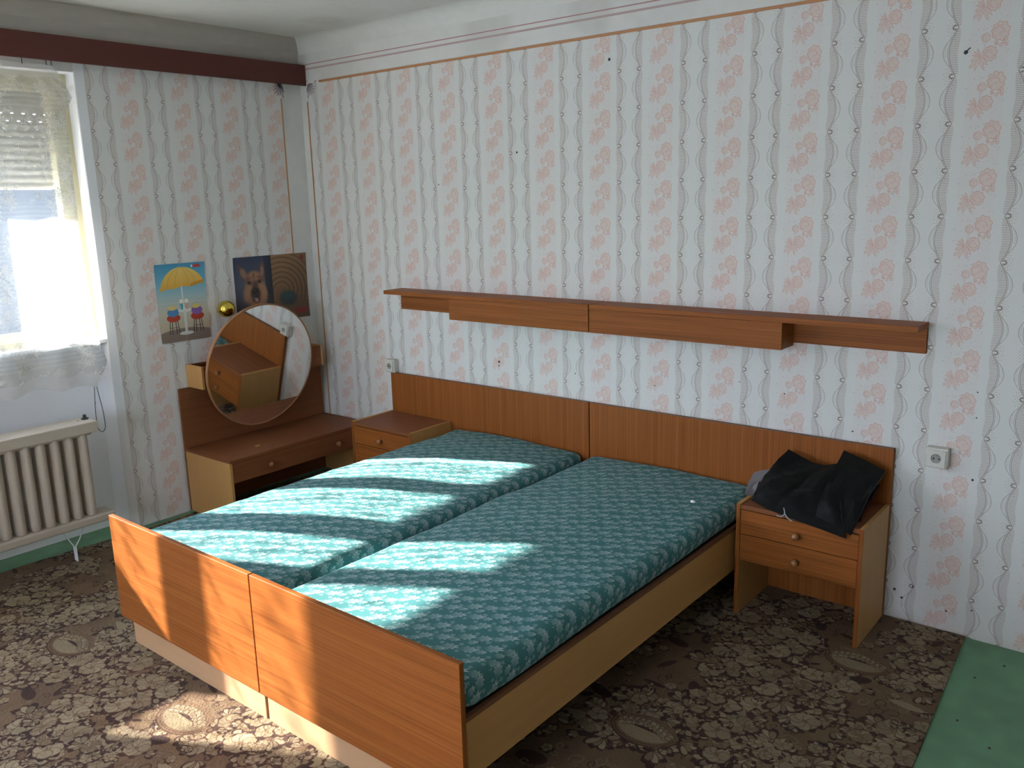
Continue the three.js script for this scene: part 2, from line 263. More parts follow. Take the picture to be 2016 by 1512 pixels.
// mattress ticking: 0.1025 x 0.15 m repeat of jagged leaves and star flowers
function tickingTile() {
  const W = 700, H = 1024, k = W / 0.1025, [c, g] = canvas(W, H);
  g.fillStyle = '#3d7f7e'; g.fillRect(0, 0, W, H);
  const wrap = (x, y, f) => { for (const dx of [-W, 0, W]) for (const dy of [-H, 0, H]) { g.save(); g.translate(x * k + dx, y * k + dy); f(); g.restore(); } };
  // a jagged leaf: soft hatched tail fading into the ground, sharp pale tips
  const jag = (x, y, a, L, w, flip) => wrap(x, y, () => {
    g.rotate(a); if (flip) g.scale(1, -1);
    const gr = g.createLinearGradient(-L * 0.6 * k, 0, L * 0.45 * k, 0); gr.addColorStop(0, 'rgba(120,165,163,0)'); gr.addColorStop(0.4, 'rgba(150,180,179,.8)'); gr.addColorStop(1, 'rgba(186,203,201,1)');
    g.fillStyle = gr; g.beginPath(); g.moveTo(-L * 0.62 * k, 0.1 * w * k);
    const top = [[-0.42, -0.5], [-0.2, -0.72], [-0.12, -1.1], [0.02, -0.66], [0.2, -1.0], [0.24, -0.5], [0.56, -0.42], [0.38, -0.02], [0.6, 0.34], [0.3, 0.36], [0.26, 0.86], [0.06, 0.56], [-0.1, 1.0], [-0.22, 0.6], [-0.44, 0.5]];
    for (const [px, py] of top) g.lineTo(px * L * k, py * w * k); g.closePath(); g.fill();
    g.strokeStyle = 'rgba(61,120,118,.65)'; g.lineWidth = 4; for (let i = 0; i < 11; i++) { const t = -0.85 + i * 0.17; g.beginPath(); g.moveTo(-0.5 * L * k, t * 0.45 * w * k); g.quadraticCurveTo(-0.05 * L * k, t * 0.62 * w * k, 0.26 * L * k, t * 0.7 * w * k); g.stroke(); }
    g.strokeStyle = 'rgba(206,218,216,.9)'; g.lineWidth = 4; g.beginPath(); for (const [px, py] of top.slice(2, 13)) g.lineTo(px * L * k, py * w * k); g.stroke();
  });
  const star = (x, y, R, a) => wrap(x, y, () => {
    g.rotate(a);
    for (let i = 0; i < 5; i++) { g.rotate(1.2566); g.beginPath(); g.moveTo(0, 0); g.bezierCurveTo(R * 0.3 * k, -R * 0.36 * k, R * 0.8 * k, -R * 0.3 * k, R * k, 0); g.bezierCurveTo(R * 0.8 * k, R * 0.3 * k, R * 0.3 * k, R * 0.36 * k, 0, 0); g.fillStyle = '#86adab'; g.fill(); g.strokeStyle = '#3a7170'; g.lineWidth = 4; g.stroke(); g.beginPath(); g.moveTo(R * 0.15 * k, 0); g.lineTo(R * 0.8 * k, 0); g.strokeStyle = '#b4c8c6'; g.lineWidth = 3; g.stroke(); }
    g.fillStyle = '#6b9a98'; g.beginPath(); g.arc(0, 0, R * 0.2 * k, 0, 7); g.fill();
  });
  const A = -0.62;
  jag(0.026, 0.026, A, 0.052, 0.0165); jag(0.080, 0.050, A - 0.1, 0.056, 0.018, true); jag(0.028, 0.098, A + 0.1, 0.054, 0.0175, true); jag(0.078, 0.126, A, 0.054, 0.0165);
  jag(0.060, 0.003, A + 0.15, 0.040, 0.012); jag(0.010, 0.064, A - 0.2, 0.036, 0.011, true); jag(0.062, 0.088, A, 0.036, 0.011);
  star(0.050, 0.034, 0.0105, 0.3); star(0.095, 0.016, 0.009, 0.9); star(0.044, 0.072, 0.0105, 0.1); star(0.098, 0.092, 0.0095, 0.6); star(0.048, 0.122, 0.0095, 0.5); star(0.008, 0.128, 0.009, 0.2);
  wrap(0.036, 0.052, () => { g.strokeStyle = '#255a58'; g.lineWidth = 10; g.beginPath(); g.arc(0, 0, 0.007 * k, 0.4, 4.0); g.stroke(); });
  wrap(0.090, 0.112, () => { g.strokeStyle = '#255a58'; g.lineWidth = 10; g.beginPath(); g.arc(0, 0, 0.006 * k, 1.4, 5.0); g.stroke(); });
  return c;
}
const tickCanvas = tickingTile();
const ticking = new THREE.MeshPhysicalMaterial({ color: new THREE.Color().setRGB(0.74, 0.75, 0.78), map: canvasMap(tickCanvas, true, 0.1025, 0.15), roughness: 0.75, sheen: 0.3, sheenColor: new THREE.Color(0.7, 0.8, 0.8), sheenRoughness: 0.5 });

// lace: 0.36 x 0.36 m repeat of net, zigzags and flower sprays, as opacity
function laceTile() {
  const N = 1024, [c, g] = canvas(N, N);
  g.fillStyle = 'rgb(112,112,112)'; g.fillRect(0, 0, N, N);
  const wrap = (x, y, f) => { for (const dx of [-N, 0, N]) for (const dy of [-N, 0, N]) { g.save(); g.translate(x + dx, y + dy); f(); g.restore(); } };
  g.strokeStyle = 'rgb(170,170,170)'; g.lineWidth = 8; g.lineJoin = 'miter';
  for (let j = 0; j < 16; j++) { if (j % 8 > 4) continue; g.beginPath(); for (let i = 0; i <= 64; i++) g.lineTo(i * 16, j * 64 + (i % 2 ? 16 : -10) + 7 * Math.sin(i * Math.PI / 32)); g.stroke(); }
  let s = 7; const R_ = () => { s = (s * 1664525 + 1013904223) >>> 0; return s / 4294967296; };
  for (let f = 0; f < 14; f++) {
    const x = R_() * N, y = R_() * N, sc = 0.7 + R_() * 0.8, a = R_() * 6.3;
    wrap(x, y, () => {
      g.rotate(a); g.scale(sc, sc);
      g.fillStyle = 'rgb(225,225,225)'; for (let i = 0; i < 7; i++) { g.save(); g.rotate(-1.5 + i * 0.5); g.beginPath(); g.ellipse(52, 0, 44, 13, 0, 0, 7); g.fill(); g.restore(); }
      g.fillStyle = 'rgb(70,70,70)'; for (let i = 0; i < 7; i++) { g.save(); g.rotate(-1.5 + i * 0.5); g.beginPath(); g.ellipse(54, 0, 26, 4, 0, 0, 7); g.fill(); g.restore(); }
      g.strokeStyle = 'rgb(210,210,210)'; g.lineWidth = 9; g.beginPath(); g.moveTo(0, 0); g.bezierCurveTo(-60, 40, -90, -30, -150, 20); g.stroke();
      g.beginPath(); g.arc(-150, -4, 26, 0, 5); g.stroke();
      g.fillStyle = 'rgb(215,215,215)'; for (let i = 0; i < 9; i++) { g.save(); g.translate(-20 - i * 15, 24 * Math.sin(i)); g.rotate(i); g.beginPath(); g.ellipse(12, 0, 14, 6, 0, 0, 7); g.fill(); g.restore(); }
    });
  }
  return c;
}
const laceAlpha = canvasMap(laceTile(), false, 0.36, 0.36);
const laceMat = new THREE.MeshPhysicalMaterial({ color: new THREE.Color().setRGB(0.66, 0.65, 0.61), roughness: 1, transmission: 0.14, thickness: 0, alphaMap: laceAlpha, transparent: true, side: THREE.DoubleSide });
const hemMat = new THREE.MeshPhysicalMaterial({ color: new THREE.Color().setRGB(0.74, 0.73, 0.71), roughness: 1, transmission: 0.25, thickness: 0, transparent: true, opacity: 0.55, side: THREE.DoubleSide });

// ------------------------------------------------------------------ the room
const RX = 5.2, RZ = 6.0, CEIL = 2.735;
const floorGreen = mat(0xffffff, 0.45, { map: dataMap(512, 512, (x, y) => { const u = x / 512, v = y / 512, n = pnoise(u * 6, v * 6, 6, 6, 71) * 0.6 + pnoise(u * 30, v * 30, 30, 30, 72) * 0.4, k = 0.86 + 0.28 * n; return [92 * k, 136 * k, 100 * k]; }, true, 1.6, 1.6) });
const floor = struct('floor', slab(-0.38, -0.15, -0.25, RX + 0.2, 0, RZ + 0.2, 'x', 0, 0), floorGreen);
for (const [x, z] of [[4.10, 0.15], [4.04, 0.62], [4.155, 0.72], [4.03, 0.30]]) { const n = part(floor, 'nail', new THREE.CylinderGeometry(0.0045, 0.0045, 0.002, 10), ironDark); n.position.set(x, 0.001, z); }
struct('ceiling', slab(-0.38, CEIL, -0.25, RX + 0.2, CEIL + 0.2, RZ + 0.2, 'x', 0), plaster);
const wallBack = struct('wall_back', slab(-0.38, 0, -0.25, RX + 0.2, CEIL, 0, 'x', 0), plaster);
const brownWall = mat(new THREE.Color().setRGB(0.42, 0.40, 0.37), 0.9);
struct('wall_right', slab(RX, 0, 0, RX + 0.2, CEIL, RZ, 'z', 0), brownWall);
struct('wall_front', merge([slab(-0.38, 0, RZ, 2.5, CEIL, RZ + 0.3, 'x', 0), slab(3.9, 0, RZ, RX + 0.2, CEIL, RZ + 0.3, 'x', 0), slab(2.5, 0, RZ, 3.9, 0.9, RZ + 0.3, 'x', 0), slab(2.5, 2.3, RZ, 3.9, CEIL, RZ + 0.3, 'x', 0)]), brownWall);
const NZ0 = 1.395, NZ1 = 3.56;                               // the window niche
const wallLeft = struct('wall_left', merge([
  slab(-0.38, 0, 0, 0, CEIL, NZ0, 'z', 0), slab(-0.38, 0, NZ0, -0.16, 1.08, NZ1, 'z', 0), slab(-0.38, 2.43, NZ0, 0, CEIL, NZ1, 'z', 0),
  slab(-0.38, 0, NZ1, 0, CEIL, 4.0, 'z', 0), slab(-0.38, 2.35, 4.0, 0, CEIL, 5.95, 'z', 0), slab(-0.38, 0, 5.95, 0, CEIL, RZ, 'z', 0),
]), plaster);
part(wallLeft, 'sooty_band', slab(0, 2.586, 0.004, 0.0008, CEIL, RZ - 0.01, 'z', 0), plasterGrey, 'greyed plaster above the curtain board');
part(wallLeft, 'corner_strip', slab(0, 0, 1.346, 0.0012, 2.47, NZ0, 'y', 0), whitePaint);
const nichePaint = mat(new THREE.Color().setRGB(0.84, 0.85, 0.88), 0.8);
part(wallLeft, 'niche_lining', merge([slab(-0.16, 0, NZ0, -0.157, 1.06, NZ1, 'z', 0), slab(-0.157, 0, NZ0, -0.002, 2.43, NZ0 + 0.003, 'y', 0), slab(-0.157, 0, NZ1 - 0.003, -0.002, 2.43, NZ1, 'y', 0), slab(-0.09, 2.427, NZ0 + 0.003, -0.002, 2.43, NZ1 - 0.003, 'z', 0)]), nichePaint);
// cove between walls and ceiling
function cove(len) {
  const r = 0.085, s = new THREE.Shape(); s.moveTo(-0.005, 0.005); s.lineTo(-0.005, -r);
  for (let i = 0; i <= 10; i++) { const a = Math.PI - i / 10 * Math.PI / 2; s.lineTo(r + r * Math.cos(a), -r + r * Math.sin(a)); }
  s.lineTo(r, 0.005); s.closePath();
  return new THREE.ExtrudeGeometry(s, { depth: len, bevelEnabled: false, curveSegments: 4 });
}
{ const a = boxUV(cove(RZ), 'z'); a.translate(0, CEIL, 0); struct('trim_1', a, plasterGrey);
  const b = boxUV(cove(RX).rotateY(-Math.PI / 2), 'x'); b.translate(RX, CEIL, 0); struct('trim_2', b, plaster); }

// wallpaper sheets, pasted on the walls; age stains as vertex colour
function sheet(w, h, nx, ny, place, stain) {
  const g = new THREE.BoxGeometry(w, h, 0.0012, nx, ny, 1), p = g.attributes.position, uv = g.attributes.uv, col = new Float32Array(p.count * 3);
  for (let i = 0; i < p.count; i++) {
    const x = p.getX(i) + w / 2, y = p.getY(i) + h / 2; uv.setXY(i, x, y);
    const s = stain(x, y); col.set(s, i * 3); p.setXYZ(i, x, y, p.getZ(i) + 0.0006);
  }
  g.setAttribute('color', new THREE.BufferAttribute(col, 3)); place(g); return g;
}
const stainBack = (x, y) => {                                 // brown damp patch above the skirting on the right, dusty foot, greyed corner
  let n = 0.5 + 0.5 * noise(x * 3.1, y * 3.1, 5), a = 0.45 * smooth(0.75, 0.1, y) * smooth(3.3, 3.9, x) * n, b = 0.5 * smooth(0.06, 0.0, y) * (0.5 + 0.5 * noise(x * 9, y * 20, 6));
  const t = clamp(a + b, 0, 0.6), m = 1 - 0.04 * (0.5 + 0.5 * noise(x * 1.3, y * 1.3, 7));
  return [m * (1 - 0.32 * t), m * (1 - 0.42 * t), m * (1 - 0.52 * t)];
};
const wpBack = part(wallBack, 'wallpaper', sheet(RX - 0.07, 2.476, 96, 48, (g) => g.translate(0.07, 0, 0), stainBack), wallpaperMat(WPW, -(1.982 - 0.07) / WPW));
const wpLeft = part(wallLeft, 'wallpaper', sheet(1.345 - 0.155, 2.476, 24, 40, (g) => g.rotateY(Math.PI / 2).translate(0, 0, 1.345), (x, y) => { const m = 1 - 0.05 * (0.5 + 0.5 * noise(x * 2, y * 2, 8)); return [m, m, m]; }), wallpaperMat(0.3045, -(1.345 - 1.04) / 0.3045));
// beads along the edges of the wallpaper
{ const bead = (list) => merge(list);
  struct('trim_3', bead([slab(0.185, 2.474, 0, RX, 2.487, 0.006, 'x', 0.002)]), trimWood);
  struct('trim_4', slab(0.058, 0.0, 0, 0.067, 2.372, 0.005, 'y', 0.002), trimWood);
  struct('trim_5', slab(0, 0.0, 0.149, 0.005, 2.385, 0.158, 'y', 0.002), trimWood);
  struct('trim_6', slab(0, 2.474, 0.235, 0.005, 2.484, NZ0 - 0.03, 'z', 0.002), trimWood);
}
const pinkPaint = mat(new THREE.Color().setRGB(0.42, 0.22, 0.22), 0.9), mauvePaint = mat(new THREE.Color().setRGB(0.47, 0.34, 0.33), 0.9);
part(wallBack, 'painted_stripe', slab(0.06, 2.586, 0, RX, 2.591, 0.0006, 'x', 0), pinkPaint);
part(wallBack, 'painted_stripe', slab(0.06, 2.557, 0, RX, 2.567, 0.0006, 'x', 0), mauvePaint);
// palmette stencils in the corners
function palmette() {
  const list = [];
  const petal = (a, L, w, x = 0, y = 0) => { const s = new THREE.Shape(); s.moveTo(0.004, 0); s.bezierCurveTo(L * 0.3, -w * 0.6, L * 0.7, -w * 1.6, L, -w * 0.3); s.bezierCurveTo(L * 1.05, w * 0.9, L * 0.6, w * 0.9, 0.004, 0); const g = new THREE.ExtrudeGeometry(s, { depth: 0.0006, bevelEnabled: false, curveSegments: 5 }); g.rotateZ(a); g.translate(x, y, 0); list.push(g); };
  for (let i = 0; i < 8; i++) petal(-0.15 - i * 0.235, 0.055 + 0.028 * Math.sin(i / 7 * Math.PI), 0.0052);
  for (let i = 0; i < 5; i++) petal(-0.2 - i * 0.38, 0.026, 0.005, 0.006, -0.004);
  petal(0.25, 0.03, 0.005, 0.055, 0.002); petal(-1.8, 0.03, 0.005, 0.0, -0.055); petal(2.4, 0.016, 0.004, 0.004, 0.006);
  return merge(list);
}
const stencil = mat(new THREE.Color().setRGB(0.25, 0.21, 0.235), 0.9);
{ const b = part(wallBack, 'corner_ornament', palmette(), stencil); b.position.set(0.075, 2.478, 0.0012);
  const l = part(wallLeft, 'corner_ornament', palmette(), stencil); l.rotation.y = Math.PI / 2; l.scale.x = -1; l.position.set(0.0012, 2.474, 0.142); }
// old nails and nail holes left in the wallpaper
const nailG = new THREE.SphereGeometry(0.0055, 8, 6).scale(1, 1, 0.5);
for (const [x, y, s] of [[1.708, 1.985, 1], [2.265, 2.371, 1.2], [3.764, 2.226, 1.3], [1.549, 0.881, 1.3], [1.548, 0.859, 0.8], [2.057, 0.871, 0.6], [2.52, 0.862, 0.6], [3.158, 0.901, 0.6], [3.453, 0.778, 0.6], [3.911, 0.654, 0.9], [3.901, 0.999, 0.5], [3.905, 0.90, 0.5], [2.95, 0.93, 0.5], [1.15, 1.84, 0.7], [3.66, 0.13, 1.0], [3.69, 0.10, 0.9], [3.73, 0.16, 0.7], [3.86, 0.09, 0.7], [3.95, 0.12, 0.6]]) {
  const n = part(wallBack, 'nail', nailG, ironDark); n.position.set(x, y, 0.002); n.scale.setScalar(s);
}
{ const w = part(wallBack, 'wire_end', tube([V(3.764, 2.226, 0.002), V(3.771, 2.233, 0.006), V(3.778, 2.240, 0.004)], 0.0018, 8, 6), ironDark); w.castShadow = true; }

// ------------------------------------------------------------------ windows, shutters, balcony door, yard
const bx = (z0, z1, y0, y1, x0, x1) => slab(x0, y0, z0, x1, y1, z1, 'z', 0.003);
const ring = (z0, z1, y0, y1, wl, wr, wb, wt, x0, x1) => merge([bx(z0, z0 + wl, y0, y1, x0, x1), bx(z1 - wr, z1, y0, y1, x0, x1), bx(z0 + wl, z1 - wr, y0, y0 + wb, x0, x1), bx(z0 + wl, z1 - wr, y1 - wt, y1, x0, x1)]);
function structGroup(name) { const o = new THREE.Group(); o.name = name; o.userData = { kind: 'structure' }; scene.add(o); return o; }
function casement(name, z0, z1, y0, y1, sashes) {
  const o = structGroup(name);
  part(o, 'window_frame', ring(z0, z1, y0, y1, 0.045, 0.045, 0.03, 0.045, -0.155, -0.09), creamPaint);
  for (const [a, b, wl, wr] of sashes) {
    const s = part(o, 'sash', ring(a, b, y0 + 0.03, y1 - 0.045, wl, wr, 0.045, 0.05, -0.145, -0.08), creamPaint);
    part(s, 'pane', new THREE.PlaneGeometry(b - a - wl - wr, y1 - y0 - 0.17).rotateY(Math.PI / 2).translate(-0.12, (y0 + y1 - 0.02) / 2, (a + wl + b - wr) / 2), glass);
  }
  return o;
}
casement('window_1', NZ0, 2.555, 1.08, 2.43, [[1.44, 1.975, 0.060, 0.075], [1.975, 2.51, 0.075, 0.05]]);
casement('window_2', 2.555, NZ1, 1.08, 2.43, [[2.60, 3.03, 0.05, 0.065], [3.03, 3.515, 0.065, 0.04]]);
part(scene.getObjectByName('window_1'), 'windowsill', slab(-0.16, 1.06, NZ0, 0.0, 1.082, NZ1, 'z', 0.004), whitePaint);
const shutterGrey = mat(new THREE.Color().setRGB(0.42, 0.41, 0.38), 0.6);
function shutter(label, z0, z1, bottom) {
  const t = thing('roller_shutter', label, 'shutter', -0.2, bottom, (z0 + z1) / 2), len = z1 - z0, pitch = 0.0375;
  const sh = new THREE.Shape(); sh.moveTo(0, 0); sh.quadraticCurveTo(0.011, 0.017, 0, 0.0335); sh.lineTo(-0.004, 0.0335); sh.quadraticCurveTo(0.006, 0.017, -0.004, 0); sh.closePath();
  const body = new THREE.ExtrudeGeometry(sh, { depth: len, bevelEnabled: false, curveSegments: 4 }); body.translate(0, 0, -len / 2);
  const n = Math.floor((2.43 - bottom) / pitch);
  const make = (stag, open) => { const l = [body]; if (!open) { l.push(new THREE.BoxGeometry(0.004, 0.005, len).translate(-0.002, 0.0355, 0)); return merge(l); }
    for (let z = -len / 2 - 0.053 + stag; z < len / 2; z += 0.053) { const a = Math.max(z, -len / 2), b = Math.min(z + 0.040, len / 2); if (b > a) l.push(new THREE.BoxGeometry(0.004, 0.005, b - a).translate(-0.002, 0.0355, (a + b) / 2)); } return merge(l); };
  const g = [make(0, true), make(0.026, true), make(0, false)];
  for (let i = 0; i < n; i++) { const y = bottom + i * pitch, o = y > 2.03 && y < 2.21; const s = part(t, 'slat', g[o ? i % 2 : 2], shutterGrey); s.position.y = i * pitch; }
  return t;
}
shutter('grey roller shutter half lowered outside the window behind the lace curtain', NZ0 + 0.005, 2.55, 1.862);
shutter('grey roller shutter raised nearly to the top, outside the left part of the window', 2.56, NZ1 - 0.005, 2.27);
{ const o = structGroup('door_1');                            // glazed balcony door behind the camera
  part(o, 'door_frame', ring(4.0, 5.95, 0, 2.35, 0.05, 0.05, 0.03, 0.05, -0.22, -0.14), creamPaint);
  for (const [a, b] of [[4.05, 4.667], [4.667, 5.284], [5.284, 5.9]]) { const s = part(o, 'door_leaf', ring(a, b, 0.03, 2.3, 0.08, 0.08, 0.25, 0.08, -0.21, -0.15), creamPaint); part(s, 'pane', new THREE.PlaneGeometry(b - a - 0.16, 1.94).rotateY(Math.PI / 2).translate(-0.18, 1.25, (a + b) / 2), glass); }
}
{ const o = structGroup('window_3');                          // window in the wall behind the camera
  const fr = (x0, x1, w, z0, z1) => merge([slab(x0, 0.9, z0, x0 + w, 2.3, z1, 'y', 0.003), slab(x1 - w, 0.9, z0, x1, 2.3, z1, 'y', 0.003), slab(x0 + w, 0.9, z0, x1 - w, 0.9 + w, z1, 'x', 0.003), slab(x0 + w, 2.3 - w, z0, x1 - w, 2.3, z1, 'x', 0.003)]);
  part(o, 'window_frame', fr(2.5, 3.9, 0.05, RZ + 0.12, RZ + 0.19), creamPaint);
  for (const [a, b] of [[2.55, 3.2], [3.2, 3.85]]) { const s = part(o, 'sash', merge([slab(a, 0.95, RZ + 0.13, a + 0.06, 2.25, RZ + 0.18, 'y', 0.003), slab(b - 0.06, 0.95, RZ + 0.13, b, 2.25, RZ + 0.18, 'y', 0.003), slab(a + 0.06, 0.95, RZ + 0.13, b - 0.06, 1.01, RZ + 0.18, 'x', 0.003), slab(a + 0.06, 2.19, RZ + 0.13, b - 0.06, 2.25, RZ + 0.18, 'x', 0.003)]), creamPaint); part(s, 'pane', new THREE.PlaneGeometry(b - a - 0.12, 1.18).translate((a + b) / 2, 1.6, RZ + 0.155), glass); }
}
struct('yard_ground', slab(-40, -0.9, -30, 45, -0.6, 40, 'x', 0), mat(new THREE.Color().setRGB(0.55, 0.55, 0.53), 0.95));
struct('yard_wall', slab(-9.3, -0.6, -25, -9, 3.0, 35, 'z', 0), mat(new THREE.Color().setRGB(0.018, 0.022, 0.026), 0.95));

// ------------------------------------------------------------------ curtain, valance, cord
{ const Z1 = 3.62;
  const edge = (y) => { const k = [[0.80, 1.515], [0.855, 1.507], [0.90, 1.488], [0.966, 1.425], [1.05, 1.462], [1.17, 1.480], [1.536, 1.497], [1.90, 1.487], [2.10, 1.478], [2.206, 1.484], [2.305, 1.433], [2.38, 1.475], [2.453, 1.511], [2.6, 1.52]]; for (let i = 0; i < k.length - 1; i++) if (y <= k[i + 1][0]) return lerp(k[i][1], k[i + 1][1], clamp((y - k[i][0]) / (k[i + 1][0] - k[i][0]), 0, 1)); return 1.51; };
  const hem = (z) => 0.862 + 0.012 * Math.sin(z * 11.0 + 0.5) + 0.008 * Math.sin(z * 29);
  const fold = (z, y) => { const t = smooth(2.45, 1.2, y); return 0.036 + (0.006 + 0.030 * t) * Math.sin((z + 0.05 * Math.sin(z * 5)) * 33 + 0.9 + 0.5 * Math.sin(y * 2)) * 0.55 + 0.010 * t * Math.sin(z * 13 + y); };
  const cloth = (y0f, y1f, nz, ny) => {
    const pos = [], uv = [], idx = [];
    for (let j = 0; j <= ny; j++) for (let i = 0; i <= nz; i++) {
      const s = i / nz, zb = lerp(1.5, Z1, s), y = lerp(y0f(zb), y1f(zb), j / ny), z = lerp(edge(y), Z1, s);
      pos.push(fold(z, y), y, z); uv.push(s * (Z1 - 1.5) * 1.25, y);
    }
    for (let j = 0; j < ny; j++) for (let i = 0; i < nz; i++) { const a = j * (nz + 1) + i; idx.push(a, a + 1, a + nz + 1, a + 1, a + nz + 2, a + nz + 1); }
    const g = new THREE.BufferGeometry(); g.setAttribute('position', new THREE.Float32BufferAttribute(pos, 3)); g.setAttribute('uv', new THREE.Float32BufferAttribute(uv, 2)); g.setIndex(idx); g.computeVertexNormals(); return g;
  };
  const sag = (z) => 2.452 - 0.008 * Math.abs(Math.sin(z * 26));
  const c = thing('lace_curtain', 'yellowed white lace curtain hanging across the window on the left', 'curtain');
  part(c, 'lace_panel', cloth((z) => hem(z) + 0.06, (z) => sag(z) - 0.06, 260, 90), laceMat);
  part(c, 'hem', cloth(hem, (z) => hem(z) + 0.06, 260, 4), hemMat);
  part(c, 'header_tape', cloth((z) => sag(z) - 0.06, sag, 260, 4), hemMat);
  for (const z of [1.514, 1.538, 1.649, 1.76, 1.87, 1.98, 2.09]) part(c, 'curtain_hook', merge([tube([V(0.036, 2.44, z), V(0.036, 2.455, z + 0.001), V(0.036, 2.48, z)], 0.0022, 6, 6), new THREE.SphereGeometry(0.004, 8, 6).translate(0.036, 2.47, z)]), ironDark);
}
{ const v = thing('curtain_valance', 'dark red-brown wooden curtain board across the top of the window wall', 'curtain board');
  part(v, 'front_board', slab(0.05, 2.464, 0.004, 0.066, 2.585, 4.1, 'z', 0.002), redWood);
  part(v, 'rail_board', slab(0.004, 2.50, 0.006, 0.05, 2.52, 4.1, 'z', 0.002), redWood);
}
{ const c = thing('shutter_cord', 'thin grey cord loop hanging below the right edge of the lace curtain', 'cord');
  part(c, 'loop', tube([V(-0.01, 1.0, 1.497), V(0.012, 0.846, 1.503), V(0.018, 0.70, 1.516), V(0.018, 0.615, 1.512), V(0.02, 0.592, 1.497), V(0.021, 0.604, 1.480), V(0.02, 0.68, 1.476), V(0.018, 0.80, 1.488), V(-0.006, 1.0, 1.500)], 0.0022, 60, 6), greyCord);
  part(c, 'knot', new THREE.SphereGeometry(0.004, 8, 6).translate(0.0185, 0.755, 1.512), greyCord);
}

// ------------------------------------------------------------------ radiator
{ const r = thing('radiator', 'cream painted radiator with round columns under the window', 'radiator', 0.19, 0, 2.25);
  const L = (g) => g.translate(-0.19, 0, -2.25), z0 = 1.6205, z1 = 2.93;
  part(r, 'top_cover', L(merge([slab(0.112, 0.700, z0, 0.262, 0.7185, z1, 'z', 0.004), slab(0.244, 0.664, z0, 0.262, 0.705, z1, 'z', 0.004), slab(0.112, 0.664, z0, 0.13, 0.705, z1, 'z', 0.004), slab(0.125, 0.664, z0, 0.25, 0.705, z0 + 0.015, 'z', 0.003)])), radPaint);
  part(r, 'bottom_header', L(slab(0.14, 0.186, 1.585, 0.255, 0.2315, z1 + 0.03, 'z', 0.012)), radPaint);
  part(r, 'top_header', L(slab(0.15, 0.645, z0 + 0.02, 0.235, 0.69, z1 - 0.02, 'z', 0.012)), radPaint);
  const prof = [[0.012, 0.222], [0.024, 0.226], [0.0295, 0.238], [0.030, 0.26], [0.030, 0.63], [0.028, 0.655], [0.018, 0.668]].map(([a, b]) => new THREE.Vector2(a, b));
  const col = new THREE.LatheGeometry(prof, 20).scale(1.75, 1, 0.93);
  for (let i = 0; i < 19; i++) { const c = part(r, 'column', col, radPaint); c.position.set(0.003, 0, 1.690 + i * 0.068 - 2.25); }
  part(r, 'bracket', L(merge([tube([V(0.2, 0.19, 1.845), V(0.2, 0.13, 1.815), V(0.2, 0.078, 1.79)], 0.003, 8, 6), tube([V(0.2, 0.078, 1.79), V(0.2, 0.12, 1.76), V(0.2, 0.19, 1.725)], 0.003, 8, 6)])), whitePaint);
  part(r, 'leg', L(merge([slab(0.185, 0.0092, 1.787, 0.215, 0.085, 1.793, 'y', 0.001)])), whitePaint);
  part(r, 'vent_valve', L(merge([new THREE.CylinderGeometry(0.017, 0.018, 0.006, 16).translate(0.176, 0.7215, 1.645), new THREE.CylinderGeometry(0.008, 0.009, 0.018, 12).translate(0.176, 0.733, 1.645)])), ironDark, 'small black air valve');
  part(r, 'screw_hole', L(new THREE.CylinderGeometry(0.004, 0.004, 0.002, 10).translate(0.182, 0.719, 1.682)), ironDark);
}

